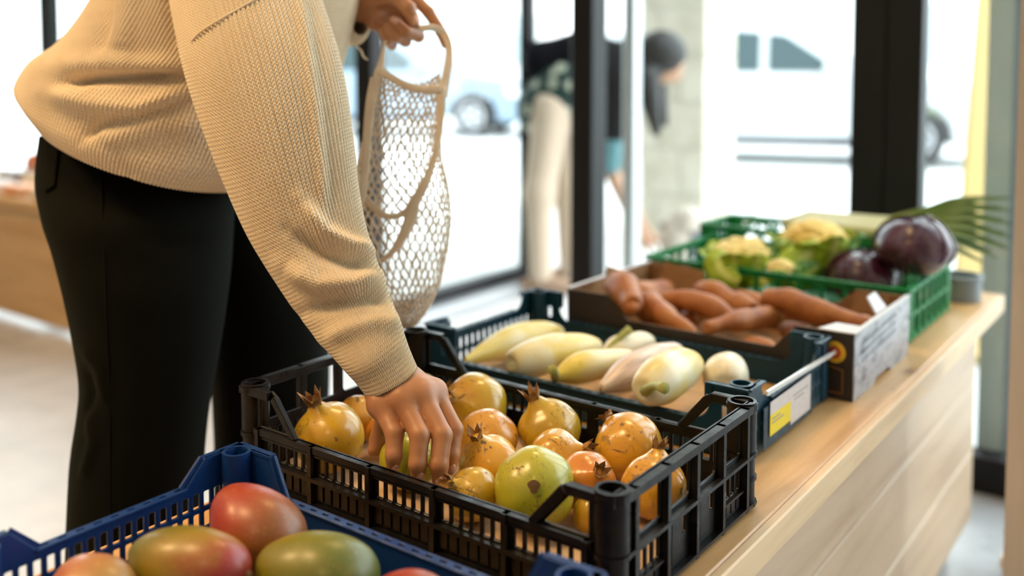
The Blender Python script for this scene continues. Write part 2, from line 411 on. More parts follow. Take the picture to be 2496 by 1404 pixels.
# ------------------------------------------------------------------ produce table
M_top = wood('pale_pine_top', (.70, .42, .18), (.50, .26, .09), 1, .8, .42)
M_edge = wood('pine_edge', (.74, .52, .30), (.60, .38, .20), 1, 1.2, .5, False)
M_panel = wood('pine_panel', (.58, .42, .28), (.44, .29, .18), 1, .7, .5, False)
TX0, TX1, TY0, TY1 = -.912, -.377, -.45, 2.287
tab = thing('produce_table', 'long pale pine produce table with a plank front under the crates', 'table', ((TX0 + TX1) / 2, 1.0, 0))
bevel(MB().box(TX0, TX1 - .012, TY0, TY1, T - .036, T).build('tabletop', M_top, tab), .002)
bevel(MB().box(TX1 - .012, TX1, TY0, TY1, T - .036, T - .0005).build('edge_strip', M_edge, tab), .002)
for z0, z1 in ((.07, .222), (.225, .373), (.376, T - .036)):
    bevel(MB().box(-.446, -.424, TY0 + .02, TY1 - .035, z0, z1).build('plank', M_panel, tab), .0025)
for z0, z1 in ((.07, .222), (.225, .373), (.376, T - .036)):
    bevel(MB().box(TX0 + .03, TX0 + .05, TY0 + .02, TY1 - .035, z0, z1).build('plank', M_panel, tab), .0025)
for x in (TX0 + .10, -.52):
    for y in (TY0 + .1, .9, TY1 - .14): bevel(MB().box(x, x + .06, y, y + .06, 0, T - .036).build('leg', M_panel, tab), .003)
# ================================================================== crates
M_black = plastic('black_crate_plastic', (.0055, .0055, .006), (.10, .06, .025), .12, .32); M_black.node_tree.nodes['Principled BSDF'].inputs['Specular IOR Level'].default_value = .22
M_blue = plastic('blue_crate_plastic', (.003, .032, .15), (.04, .06, .10), .08, .38)
M_teal = plastic('dark_teal_crate_plastic', (.003, .038, .068), (.05, .06, .06), .10, .36)
M_green = plastic('green_crate_plastic', (.004, .22, .055), (.05, .15, .04), .15, .36)
M_liner = mat('beige_card_liner', (.58, .40, .24), .8); n = NT(M_liner); n.color(n.ramp(n.noise(n.coord('Object', rnd=False), 40, 4), [(.3, (.50, .33, .18)), (.7, (.62, .45, .28))]))
EX, EY, EZ = np.eye(3)

def sides(x0, x1, y0, y1, z0, ins):
    """origin, in-plane axis, length for the four walls, outward normal = cross(axis, up)"""
    return {'near': (np.array([x0, y0 + ins, z0]), EX, x1 - x0), 'right': (np.array([x1 - ins, y0, z0]), EY, y1 - y0),
            'far': (np.array([x1, y1 - ins, z0]), -EX, x1 - x0), 'left': (np.array([x0 + ins, y1, z0]), -EY, y1 - y0)}
def wall_part(name, root, m, o, ex, outline, holes, th, extra=None):
    V, F = panel(outline, holes, th, .0007); b = MB(); b.add(place(V, o, ex, EZ), F)
    nrm = np.cross(ex, EZ); R = np.array([ex, nrm, EZ]).T
    for (a0, a1, n0, n1, c0, c1) in (extra or []): b.box(a0, a1, n0, n1, c0, c1, R, o)      # along, outward, up
    return b.build(name, m, root, False), nrm

def black_crate(x0, x1, y0, y1):
    H, RZ = .119, .073
    root = thing('plastic_crate', 'black slotted plastic crate full of yellow pomegranates, a hand reaching in', 'crate', ((x0 + x1) / 2, (y0 + y1) / 2, T))
    S = sides(x0, x1, y0, y1, T, .010)
    for key in ('near', 'far'):
        o, ex, L = S[key]
        out = [(.006, .004), (L - .006, .004), (L - .006, H), (L - .056, H), (L - .066, H - .006), (L - .098, RZ), (.098, RZ), (.066, H - .006), (.056, H), (.006, H)]
        holes = []
        for s in (0, 1):
            q = [(.036, RZ + .002), (.036, H - .010), (.054, H - .010), (.084, RZ + .002)]
            holes.append(q if not s else [(L - a, b) for a, b in q][::-1])
        nb = 5; xs_ = np.linspace(.036, L - .036, nb + 1)
        extra = []
        for i in range(nb):
            a, b = xs_[i] + .006, xs_[i + 1] - .006; k = 6; w_ = (b - a) / k
            for j in range(k): holes.append(rrect(a + j * w_ + .0022, a + (j + 1) * w_ - .0022, .041, .0615, .001, 1))
            for j in range(k): extra.append((a + j * w_ + .001, a + (j + 1) * w_ - .003, .0, .0035, .014, .034))
        for i in range(nb + 1): extra.append((xs_[i] - .003, xs_[i] + .003, 0, .009, .006, RZ))
        extra += [(.03, L - .03, -.003, .0075, RZ - .007, RZ), (.012, L - .012, 0, .0095, .035, .039), (.012, L - .012, 0, .0095, .006, .0095), (.03, L - .03, 0, .006, .062, .0645)]
        for s in (1, -1):                                                     # raised ends: top lip and strut lip
            a0, a1 = (.006, .056) if s > 0 else (L - .056, L - .006); extra.append((a0, a1, 0, .0085, H - .009, H))
        p, nrm = wall_part('long_side', root, M_black, o, ex, out, holes, .0035, extra)
        for s in (0, 1):
            a = np.array([.060, H - .006]); b_ = np.array([.096, RZ - .002])
            if s: a[0], b_[0] = L - a[0], L - b_[0]
            A = o + ex * a[0] + EZ * a[1] + nrm * .003; B_ = o + ex * b_[0] + EZ * b_[1] + nrm * .003
            bevel(MB().bar(A, B_, .009, .0055, nrm).build('strut', M_black, p), .001)
    for key in ('right', 'left'):
        o, ex, L = S[key]
        out = [(.006, .004), (L - .006, .004), (L - .006, H), (.006, H)]
        holes = []; extra = []
        xs_ = np.linspace(.034, L - .034, 5)
        for i in range(4):
            a, b = xs_[i] + .005, xs_[i + 1] - .005
            holes.append(rrect(a, b, .069, H - .011, .006 if i in (1, 2) else .002, 3))
            if i in (0, 3):
                k = 4; w_ = (b - a) / k
                for j in range(k): holes.append(rrect(a + j * w_ + .002, a + (j + 1) * w_ - .002, .031, .056, .001, 1)); extra.append((a + j * w_ + .0015, a + (j + 1) * w_ - .0015, 0, .003, .012, .027))
                extra.append((a, b, 0, .0065, .0275, .030))
            else:
                holes.append(rrect(a + .004, a + .011, .034, .056, .001, 1)); holes.append(rrect(b - .014, b - .007, .034, .054, .001, 1))
                extra.append((a + .014, b - .017, 0, .0025, .012, .058))
        for x in list(xs_): extra.append((x - .003, x + .003, 0, .0095, .004, H))
        extra += [(.01, L - .01, -.003, .010, H - .008, H), (.01, L - .01, -.002, .010, .0605, .0645), (.01, L - .01, 0, .010, .006, .0095)]
        wall_part('short_side', root, M_black, o, ex, out, holes, .0035, extra)
    r = .0165
    for cx, cy in ((x0 + r, y0 + r), (x1 - r, y0 + r), (x1 - r, y1 - r), (x0 + r, y1 - r)):
        b = MB(); b.ring((cx, cy), .0125, .0160, T + .066, T + H + .002, 28); b.ring((cx, cy), .006, .0125, T + .10, T + .102, 28); b.ring((cx, cy), .0150, .0172, T + H - .006, T + H - .001, 28)
        b.ring((cx, cy), .0120, .0150, T + .004, T + .066, 28); b.ring((cx, cy), .0145, .0172, T + .060, T + .065, 28); b.ring((cx, cy), .0145, .0170, T + .034, T + .038, 28); b.ring((cx, cy), .0145, .0170, T + .005, T + .010, 28)
        flat(b.build('corner_post', M_black, root, True))
    V, F = panel([(x0 + .011, y0 + .011), (x1 - .011, y0 + .011), (x1 - .011, y1 - .011), (x0 + .011, y1 - .011)],
                 [rrect(x0 + .03 + i * .03, x0 + .05 + i * .03, y0 + .03 + j * .05, y0 + .07 + j * .05, .002, 1) for i in range(15) for j in range(5)], .004)
    mk('base', V + [0, 0, T + .006], F, M_black, root, False)
    MB().box(x0 + .014, x1 - .014, y0 + .014, y1 - .014, T + .009, T + .0105).build('card_liner', M_liner, root)
    return root
BX0, BX1, BY0, BY1 = -.923, -.407, .703, 1.016
black_crate(BX0, BX1, BY0, BY1)

def low_crate(name, label, m, x0, x1, y0, y1, H, rz_long, rz_short, style, rows=2, z0=T, liner=None):
    root = thing(name, label, 'crate', ((x0 + x1) / 2, (y0 + y1) / 2, z0))
    S = sides(x0, x1, y0, y1, z0, .008)
    def edge(L, rz, c, slope):
        if style == 'round':
            q = []
            for k in range(7):
                a = math.radians(90 * k / 6); q.append((c + slope * (1 - math.sin(a)) + 0, rz + (slope) * (1 - math.cos(a))))
            arc = [(c, H), (c, rz + slope)] + [(c + slope - slope * math.cos(math.radians(15 * k)), rz + slope - slope * math.sin(math.radians(15 * k))) for k in range(1, 7)]
        else: arc = [(c, H), (c + slope, rz)]
        l = [(.004, .003), (L - .004, .003), (L - .004, H)] + [(L - a, b) for a, b in arc] + arc[::-1] + [(.004, H)]
        return l
    for key in ('near', 'far', 'right', 'left'):
        o, ex, L = S[key]; longs = key in ('near', 'far'); rz = rz_long if longs else rz_short
        c, sl = (.058, .020) if longs else (.050, .024)
        if style == 'round': sl = min(.022, H - rz - .004)
        out = edge(L, rz, c, sl); holes = []; extra = []
        if style == 'lattice': out = [(.004, .003), (L - .004, .003), (L - .004, H), (.004, H)]
        if not longs or style == 'lattice':
            top = (H if style == 'lattice' else rz) - .010
            a0, a1 = (.030, L - .030); nn = max(4, int((a1 - a0) / {'slope': .0118, 'round': .015, 'lattice': .040}[style])); w_ = (a1 - a0) / nn; zb = .026 if style == 'slope' else .012; hh = (top + (.004 if style == 'slope' else 0) - zb) / rows; mg = .0025 if style == 'slope' else .0042
            for r_ in range(rows):
                for j in range(nn):
                    holes.append(rrect(a0 + j * w_ + mg, a0 + (j + 1) * w_ - mg, zb + r_ * hh + .0025, zb + (r_ + 1) * hh - .0025, .0016 if style == 'slope' else .0035, 3))
        else:
            for s in (0, 1):
                q = rrect(.030, .042, .030, .046, .002, 2) if style != 'round' else rrect(.034, .041, rz + .004, rz + .022, .001, 1)
                holes.append(q if not s else [(L - a, b) for a, b in q][::-1])
        p, nrm = wall_part('long_side' if longs else 'short_side', root, m, o, ex, out, holes, .0035, extra)
        # lip along the low rim, pierced with small slots, and lips on the raised ends
        s0, s1 = (c + sl * .9, L - c - sl * .9) if style != 'lattice' else (.006, L - .006)
        zr = rz if style != 'lattice' else H
        k = int((s1 - s0) / .016); st = (s1 - s0) / k
        V, F = panel([(s0, -.0035), (s1, -.0035), (s1, .0075), (s0, .0075)], [rrect(s0 + (i + .22) * st, s0 + (i + .70) * st, .0008, .0042, .0008, 1) for i in range(k)], .003)
        Vw = o + V[:, :1] * ex + V[:, 1:2] * nrm + (V[:, 2:3] + zr) * EZ
        mk('rim', Vw, F, m, p, False)
        if style != 'lattice':
            R = np.array([ex, nrm, EZ]).T
            for s in (0, 1):
                b = MB()
                f = (lambda a: a) if not s else (lambda a: L - a)
                b.box(min(f(.004), f(c)), max(f(.004), f(c)), -.0025, .0075, H - .003, H, R, o)
                A = o + ex * f(c) + EZ * (H - .0015) + nrm * .0025; 
                if style == 'slope': b.bar(A, o + ex * f(c + sl) + EZ * (rz) + nrm * .0025, .010, .003, nrm)
                else: b.bar(A, o + ex * f(c) + EZ * (rz + sl) + nrm * .0025, .010, .003, nrm)
                b.build('corner_lip', m, p, False)
        if style == 'lattice':
            b = MB(); R = np.array([ex, nrm, EZ]).T; nn = max(4, int((L - .06) / .040)); w_ = (L - .06) / nn
            for j in range(nn + 1): b.box(.03 + j * w_ - .003, .03 + j * w_ + .003, 0, .006, .004, H, R, o)
            for zz in (.006, H * .5): b.box(.006, L - .006, 0, .006, zz, zz + .004, R, o)
            b.build('rib', m, p, False)
    for sx, cx in ((1, x0), (-1, x1)):
        for sy, cy in ((1, y0), (-1, y1)):
            c_ = (cx + sx * .021, cy + sy * .021); b = MB(); b.ring(c_, .0115, .0145, z0 + .004, z0 + H + .001, 24)
            b.ring(c_, .002, .0115, z0 + H - .03, z0 + H - .028, 24)
            b.box(min(cx + sx * .004, cx + sx * .012), max(cx + sx * .004, cx + sx * .012), min(cy + sy * .004, cy + sy * .03), max(cy + sy * .004, cy + sy * .03), z0 + .004, z0 + H)
            flat(b.build('corner_post', m, root, True))
    mk('base', *(lambda VF: (VF[0] + [0, 0, z0 + .005], VF[1]))(panel([(x0 + .008, y0 + .008), (x1 - .008, y0 + .008), (x1 - .008, y1 - .008), (x0 + .008, y1 - .008)],
        [rrect(x0 + .03 + i * .04, x0 + .055 + i * .04, y0 + .04 + j * .05, y0 + .075 + j * .05, .002, 1) for i in range(int((x1 - x0 - .06) / .04)) for j in range(int((y1 - y0 - .08) / .05))], .004)), m, root, False)
    if liner: MB().box(x0 + .014, x1 - .014, y0 + .014, y1 - .014, z0 + .0085, z0 + .0105).build('card_liner', liner, root)
    return root
MX0, MX1, MY0, MY1 = -.822, -.372, .338, .632
low_crate('plastic_crate', 'royal blue plastic crate of mangoes in the near left foreground', M_blue, MX0, MX1, MY0, MY1, .098, .057, .073, 'slope', 2)
QX0, QX1, QY0, QY1 = -.990, -.457, 1.105, 1.408
sq = low_crate('plastic_crate', 'dark teal plastic crate of pale squash behind the black crate', M_teal, QX0, QX1, QY0, QY1, .095, .045, .068, 'round', 2, liner=wood('thin_wood_liner', (.55, .33, .12), (.40, .22, .07), 0, 1, .6, False))
# paper stickers and clear strip on the teal crate's outer end
M_stk = mat('pinkish_white_paper', (.62, .55, .53), .7); n = NT(M_stk); n.color(n.ramp(n.noise(n.coord('Object', (1, 1, 9), rnd=False), 60, 1), [(.46, (.60, .54, .52)), (.60, (.66, .60, .58))]))
M_yel = mat('yellow_paper', (.80, .62, .02), .7)
def sticker(nm, m, y0, y1, z0, z1, dx=0): return MB().box(QX1 + .0005 + dx, QX1 + .0012 + dx, y0, y1, z0, z1).build(nm, m, sq)
s1 = sticker('plate', M_teal, 1.15, 1.325, T + .006, T + .060, -.002)
tag(sticker('sticker', M_stk, 1.166, 1.238, T + .047, T + .064), 'white paper sticker')
tag(sticker('sticker', M_stk, 1.238, 1.312, T + .014, T + .064), 'pinkish white paper sticker')
tag(sticker('sticker', M_yel, 1.166, 1.238, T + .020, T + .047), 'yellow paper sticker')
M_ink = mat('faint_ink', (.32, .28, .27), .7)
for k, (a, b, z) in enumerate([(1.245, 1.300, .050), (1.250, 1.285, .044), (1.172, 1.20, .040), (1.172, 1.212, .035)]):
    MB().box(QX1 + .0012, QX1 + .0016, a, b, T + z, T + z + .0016).build('print_line', M_ink, sq)
M_clear = mat('clear_plastic', (.75, .78, .78), .15); 
o = thing('price_strip', 'thin clear plastic strip lying along the teal crate rim past its corner', 'strip', (QX1, 1.35, T + .07))
a = np.array([QX1 - .004, 1.166, T + .074]); b = np.array([QX1 + .006, 1.552, T + .068])
MB().bar(a, b, .0018, .005).build('strip', M_clear, o); MB().bar(a + [0, 0, .003], b + [0, 0, .003], .003, .0015).build('edge', M_clear, o)

GX0, GX1, GY0, GY1 = -.965, -.437, 1.757, 2.075
low_crate('plastic_crate', 'bright green lattice crate holding cauliflowers and red cabbages', M_green, GX0, GX1, GY0, GY1, .098, .098, .098, 'lattice', 2)
HX0, HX1, HY0, HY1 = -1.0, -.52, 2.085, 2.275
gc = low_crate('plastic_crate', 'green lattice crate at the far end of the table under the leeks', M_green, HX0, HX1, HY0, HY1, .120, .120, .120, 'lattice', 2)
ha = onY(1806, 531, 2.20); hb = onY(1872, 547, 2.20); b = MB()
for p_ in (ha, hb): b.bar([p_[0], p_[1], T + .10], [p_[0], p_[1], p_[2]], .008, .010)
b.bar(ha - [.004, 0, 0], hb + [.004, 0, 0], .010, .012); b.bar([ha[0], 2.20, T + .10], [ha[0], HY1 - .006, T + .10], .008, .010); b.bar([hb[0], 2.20, T + .10], [hb[0], HY1 - .006, T + .10], .008, .010)
bevel(b.build('handle', M_green, gc), .002)

# ------------------------------------------------------------------ cardboard box of sweet potatoes
M_cardin = mat('brown_cardboard', (.30, .155, .06), .85); n = NT(M_cardin); n.color(n.ramp(n.noise(n.coord('Object', (1, 1, 6), rnd=False), 50, 3), [(.3, (.26, .13, .045)), (.7, (.36, .19, .08))]))
M_carddark = mat('dark_printed_card', (.030, .022, .018), .5)
M_cardgrey = mat('grey_printed_card', (.30, .30, .33), .32); n = NT(M_cardgrey); vv = n.coord('Generated', (1, 5, 3.2), rnd=False); n.color(n.ramp(n.noise(vv, 2.0, 3, .5, .6), [(.30, (.10, .10, .12)), (.50, (.34, .34, .38)), (.75, (.44, .44, .48))]))
M_cardwhite = mat('white_card_edge', (.72, .72, .74), .5)
CX0, CX1, CY0, CY1 = -.925, -.430, 1.416, 1.712; CH = .100
cb = thing('cardboard_box', 'printed cardboard box of sweet potatoes with raised corner flaps', 'box', ((CX0 + CX1) / 2, (CY0 + CY1) / 2, T))
def cwall(nm, o, ex, L, outline, mout, min_):
    nrm = np.cross(ex, EZ)
    V, F = panel(outline, [], .002, .0003); a = mk(nm, place(V, np.asarray(o) + nrm * .001, ex, EZ), F, mout, cb, False)
    V, F = panel([(x, min(y, y - .0004)) for x, y in outline], [], .003, .0003); mk('inner_card', place(V, np.asarray(o) - nrm * .0018, ex, EZ), F, min_, a, False)
    return a
dip = lambda L, hi, lo, c: [(.0, 0), (L, 0), (L, hi), (L - c, hi), (L - c - .035, lo), (c + .035, lo), (c, hi), (0, hi)]
nw = cwall('near_wall', [CX0, CY0, T], EX, CX1 - CX0, dip(CX1 - CX0, CH, .062, .085), M_carddark, M_cardin)
cwall('far_wall', [CX1, CY1, T], -EX, CX1 - CX0, dip(CX1 - CX0, CH, .070, .085), M_carddark, M_cardin)
rw = cwall('right_wall', [CX1, CY0, T], EY, CY1 - CY0, [(0, 0), (.10, 0), (.11, .008), (.18, .008), (.19, 0), (CY1 - CY0, 0), (CY1 - CY0, CH), (0, CH)], M_cardgrey, M_cardin)
cwall('left_wall', [CX0, CY1, T], -EY, CY1 - CY0, [(0, 0), (CY1 - CY0, 0), (CY1 - CY0, CH), (0, CH)], M_carddark, M_cardin)
MB().box(CX0 + .002, CX1 - .002, CY0 + .002, CY1 - .002, T + .002, T + .005).build('bottom', M_cardin, cb)
MB().box(CX1 - .004, CX1 + .003, CY0, CY1, T + CH, T + CH + .002).build('top_edge', M_cardwhite, cb)
MB().box(CX0 - .003, CX0 + .004, CY0, CY1, T + CH, T + CH + .002).build('top_edge', M_cardwhite, cb)
def flap(nm, m, o, ex, ey, outl, th=.003):
    V, F = panel(outl, [], th, .0004); return mk(nm, place(V, o, ex, ey), F, m, cb, False)
tl = np.array([.0, .25, 1.0]); tl /= np.linalg.norm(tl)
flap('corner_flap', M_cardin, [CX1 - .085, CY1 - .06, T + .04], EX, tl, [(0, 0), (.07, 0), (.062, .066), (.012, .066)])
flap('corner_flap', M_cardwhite, [CX1 - .055, CY0 + .035, T + CH - .002], EX, EY, [(0, -.028), (.05, -.028), (.05, .02), (.012, .02)])
flap('corner_flap', M_cardwhite, [CX1 - .006, CY0 + .13, T + CH + .002], EY, np.array([-.55, 0, .8]), [(0, 0), (.055, 0), (.048, .030), (.006, .030)])
flap('corner_flap', M_cardin, [CX0 + .03, CY1 - .05, T + .03], EX, tl, [(0, 0), (.13, 0), (.10, .075), (.02, .082)])
M_cardbeige = mat('beige_card', (.62, .44, .30), .8)
flap('corner_flap', M_cardbeige, [CX0 + .02, CY0 + .09, T + CH - .002], EX, EZ, [(0, 0), (.035, 0), (.035, .026), (.006, .030)])
# printed marks on the near wall: round yellow and red badge, thin orange outline; pale strokes on the right wall
M_badgeY = mat('yellow_print', (.85, .50, .03), .5); M_badgeR = mat('red_print', (.60, .05, .02), .5); M_orl = mat('orange_print', (.45, .20, .06), .6)
bc = np.array([CX1 - .026, CY0 - .0025, T + .070])
for m_, r_, d_, nm in ((M_badgeY, .016, 0, 'badge'), (M_badgeR, .009, .0005, 'badge_centre'), (M_badgeY, .004, .001, 'badge_dot')):
    V, F = panel(circ(0, 0, r_, 24), [], .0008, .0001); mk(nm, place(V, bc - [0, d_, 0], EX, EZ), F, m_, nw, False)
lo_ = MB(); 
for a, b in (((-.055, .010), (-.014, .010)), ((-.014, .010), (-.014, .045)), ((-.014, .045), (-.055, .052))):
    lo_.bar([CX1 + a[0], CY0 - .0026, T + a[1]], [CX1 + b[0], CY0 - .0026, T + b[1]], .0012, .0008, EY)
lo_.build('print_line', M_orl, nw)
M_pst = mat('pale_print', (.60, .60, .66), .5)
for k in range(3):
    y = CY0 + .035
    while y < CY0 + .20:
        ln = random.uniform(.008, .022); zz = T + .075 - k * .013 + (y - CY0) * .05
        MB().bar([CX1 + .0025, y, zz], [CX1 + .0025, y + ln, zz + .004], .0006, .004, EX).build('print_stroke', M_pst, rw); y += ln + .006
# ================================================================== fruit and vegetables
def sphere(nu, nv):
    V = [[0, 0, 1]]
    for i in range(1, nv):
        a = math.pi * i / nv
        V += [[math.sin(a) * math.cos(2 * math.pi * j / nu), math.sin(a) * math.sin(2 * math.pi * j / nu), math.cos(a)] for j in range(nu)]
    V.append([0, 0, -1]); F = [[0, 1 + j, 1 + (j + 1) % nu] for j in range(nu)]
    for i in range(nv - 2):
        a = 1 + i * nu; b = a + nu
        F += [[a + j, b + j, b + (j + 1) % nu, a + (j + 1) % nu] for j in range(nu)]
    e = len(V) - 1; a = 1 + (nv - 2) * nu; F += [[e, a + (j + 1) % nu, a + j] for j in range(nu)]
    return np.array(V), F
SPH = sphere(40, 28)
def basis(z, ref=(0, 0, 1)):
    z = np.asarray(z, float); z = z / np.linalg.norm(z); r = np.asarray(ref, float)
    if abs(z @ r) > .95: r = np.array([1., 0, 0])
    x = np.cross(r, z); x /= np.linalg.norm(x); return np.array([x, np.cross(z, x), z])
def fruit_noise(V, amp, freq, seed): return np.array([mnoise.noise(Vector(v * freq + seed * 3.7)) for v in V]) * amp
def cdir(sx, sy, near):                                   # screen right, screen down, towards the camera
    d = RIGHT * sx - UP * sy - FWD * near; return d / np.linalg.norm(d)

def pom_mat(name, a, b, c, gl=.28):
    """a main skin, b second tone, c blush"""
    m = mat(name, a, gl, coat=.55, spec=.5); n = NT(m); v = n.coord('Object'); n.b.inputs['Coat Roughness'].default_value = .18
    k = n.ramp(n.noise(v, 16, 3, .5, .3), [(.36, a), (.62, b)])
    bl = n.ramp(n.noise(v, 11, 2, .5), [(.50, (0, 0, 0)), (.72, (.75,) * 3)]); k = n.mix(bl, k, c)
    # scratches, freckles and brown scabs on the skin
    v2 = n.coord('Object', (1, 1, .18), (.5, .7, .2)); s1 = n.ramp(n.noise(v2, 190, 2, .5, 1.2), [(.615, (0, 0, 0)), (.65, (.8,) * 3)])
    v3 = n.coord('Object', (.2, 1, 1), (.1, .4, .9)); s2 = n.ramp(n.noise(v3, 160, 2, .5, 1.2), [(.615, (0, 0, 0)), (.655, (.8,) * 3)])
    patch = n.ramp(n.noise(v, 24, 2), [(.46, (0, 0, 0)), (.60, (1, 1, 1))])
    sp = n.ramp(n.noise(v, 330, 2), [(.66, (0, 0, 0)), (.72, (.7,) * 3)]); sc = n.ramp(n.noise(v, 75, 3), [(.67, (0, 0, 0)), (.70, (.9,) * 3)])
    al = n.math('MAXIMUM', n.math('MULTIPLY', n.math('MAXIMUM', s1, s2), patch), n.math('MAXIMUM', n.math('MULTIPLY', sp, .7), sc))
    k = n.mix(al, k, (.16, .075, .02)); n.color(k)
    n.rough(n.math('ADD', n.math('MULTIPLY', al, .4), gl)); n.bump(n.noise(v, 120, 3), .10, .001); return m
PM = {'yellow': pom_mat('yellow_pomegranate', (.60, .37, .020), (.52, .33, .016), (.58, .26, .018)),
      'orange': pom_mat('orange_pomegranate', (.68, .34, .035), (.66, .27, .025), (.56, .12, .02)),
      'red': pom_mat('blushed_pomegranate', (.62, .20, .03), (.55, .10, .02), (.45, .04, .02)),
      'green': pom_mat('green_pomegranate', (.40, .40, .02), (.48, .43, .028), (.50, .36, .02), .34),
      'gold': pom_mat('golden_pomegranate', (.72, .39, .03), (.66, .33, .02), (.66, .28, .02), .26)}
M_crown = mat('dry_crown', (.26, .12, .035), .6); n = NT(M_crown); n.color(n.ramp(n.noise(n.coord('Object'), 90, 3), [(.35, (.13, .055, .015)), (.65, (.42, .22, .06))]))
M_scab = mat('brown_scar', (.12, .06, .02), .8)
def pomegranate(u, v, rp, crown, kind, label, zc=None, crown_len=1.0, scar=None, seed=0):
    z = T + .0105; d = 1.1
    for _ in range(20):                                    # depth where the fruit rests on the liner
        r = rp * d / FPX; zz = zc if zc is not None else T + .0105 + r * .96
        c = onz(u, v, zz); d = px([c])[0, 2]
    root = thing('pomegranate', label, 'pomegranate', (c[0], c[1], c[2] - r * .96), 'pomegranates in the black crate')
    cd_ = cdir(*crown); B_ = basis(cd_)
    V, F = SPH; V = V.copy(); phi = np.arctan2(V[:, 1], V[:, 0]); th = np.arccos(np.clip(V[:, 2], -1, 1))
    rad = 1 + .022 * np.cos(6 * phi + seed) * np.sin(th) ** 2 + .012 * np.cos(3 * phi + seed * 2) * np.sin(th) + fruit_noise(V, .035, 1.3, seed + 1)
    rad = rad - .05 * np.cos(th) ** 2
    neck = np.exp(-(th / .26) ** 2) * .30 * crown_len
    rad = rad + neck
    W = V * rad[:, None] * r
    mk('skin', c + W @ B_, F, PM[kind], root)
    if crown_len > 0:
        q = random.Random(seed); cl = .50 * crown_len * r; base = r * 1.08; nn = 6; b = MB()
        b.ring((0, 0), r * .13, r * .185, base - r * .06, base + cl * .22, 12)
        for k in range(nn):
            a = 2 * math.pi * k / nn + q.uniform(-.2, .2); fl = q.uniform(.15, .95); ln = cl * q.uniform(.75, 1.15); w_ = r * .13
            e = np.array([math.cos(a), math.sin(a), 0]); s_ = np.array([-math.sin(a), math.cos(a), 0]); zz_ = np.array([0, 0, 1.])
            p0 = e * r * .16 + zz_ * (base + cl * .08); p1 = e * r * (.20 + .05 * fl) + zz_ * (base + ln * .55); p2 = e * r * (.20 + .20 * fl) + zz_ * (base + ln) + s_ * q.uniform(-.06, .06) * r
            tn = e * r * .03
            b.add([p0 - s_ * w_, p0 + s_ * w_, p1 + s_ * w_ * .7, p2, p1 - s_ * w_ * .7, p0 - s_ * w_ - tn, p0 + s_ * w_ - tn, p1 + s_ * w_ * .7 - tn, p2 - tn * .3, p1 - s_ * w_ * .7 - tn],
                  [[0, 1, 2, 4], [2, 3, 4], [6, 5, 9, 7], [8, 7, 9], [1, 0, 5, 6], [2, 1, 6, 7], [3, 2, 7, 8], [4, 3, 8, 9], [0, 4, 9, 5]])
        VV = np.vstack(b.V) @ B_ + c
        mk('crown', VV, b.F, M_crown, root, False)
    if scar:
        sd = cdir(*scar); Bs = basis(sd); a = np.linspace(0, 2 * math.pi, 15)[:-1]
        ring = [np.array([math.cos(t_) * r * .14 * (1 + .3 * math.sin(3 * t_)), math.sin(t_) * r * .16, r * (1.005 + .01 * k)]) for k in (0, 1) for t_ in a]
        Vs = np.array(ring + [[0, 0, r * 1.03]]); Vs[14:28, :2] *= .7
        Fs = [[i, (i + 1) % 14, 14 + (i + 1) % 14, 14 + i] for i in range(14)] + [[14 + i, 14 + (i + 1) % 14, 28] for i in range(14)]
        mk('scar', Vs @ Bs + c, Fs, M_scab, root)
    return c, r
POMS = [
 (802, 1072, 86, (-.30, -1, .25), 'yellow', 'yellow scratched pomegranate with upright crown in the left corner of the black crate', None, 1, None),
 (874, 1024, 56, (1, -.25, .1), 'orange', 'orange pomegranate with crown pointing right, behind the left corner one', None, 1, None),
 (946, 1004, 42, (.2, -1, -.5), 'red', 'reddish pomegranate half hidden behind the reaching wrist', None, .6, None),
 (966, 1124, 70, (.1, -.4, -1), 'green', 'yellow green pomegranate held by the reaching fingers', None, 0, None),
 (945, 1062, 52, (0, -.5, -1), 'orange', 'small orange pomegranate behind the reaching thumb', None, 0, None),
 (1020, 962, 56, (1, -.4, .2), 'yellow', 'pomegranate peeping out right of the sweater cuff', None, .8, None),
 (1158, 992, 80, (-.62, -.42, .62), 'yellow', 'yellow pomegranate with its open crown turned towards the camera, by the far wall', None, .85, None),
 (1188, 1078, 74, (-.2, -.2, -1), 'orange', 'orange pomegranate right of the fingers with no crown showing', None, 0, None),
 (1190, 1140, 77, (-.35, -1, .3), 'gold', 'yellow pomegranate with upright crown just right of the index finger', None, 1, None),
 (1172, 1208, 66, (-.75, -.6, .5), 'yellow', 'scratched small pomegranate with torn crown at the near slotted wall', None, 1, None),
 (1338, 1054, 77, (-.45, -1, .1), 'yellow', 'brown freckled pomegranate with tall crown near the middle of the far wall', None, 1.15, None),
 (1354, 1122, 70, (1, -.45, .35), 'gold', 'orange pomegranate with dark crown pointing right in the middle of the crate', None, 1, None),
 (1533, 1096, 84, (-.55, -.7, -.4), 'gold', 'large smooth golden pomegranate at the right end of the far wall', None, .22, None),
 (1430, 1180, 72, (.30, -.62, .75), 'orange', 'orange pomegranate with dark crown facing the camera behind the largest green one', None, .9, None),
 (1596, 1194, 82, (.15, -1, -.35), 'gold', 'golden pomegranate seen through the right end wall of the crate', None, .8, None),
 (1304, 1204, 98, (0, .3, -1), 'green', 'largest green pomegranate with a brown scar at the near right', None, 0, (-.05, -.42, .9)),
 (1428, 1258, 50, (.4, .2, -1), 'yellow', 'pomegranate tucked under the diagonal strut of the near right corner', None, 0, None),
]
PC = []
for i, a in enumerate(POMS): PC.append(pomegranate(*a[:6], zc=a[6], crown_len=a[7], scar=a[8], seed=i + 1))

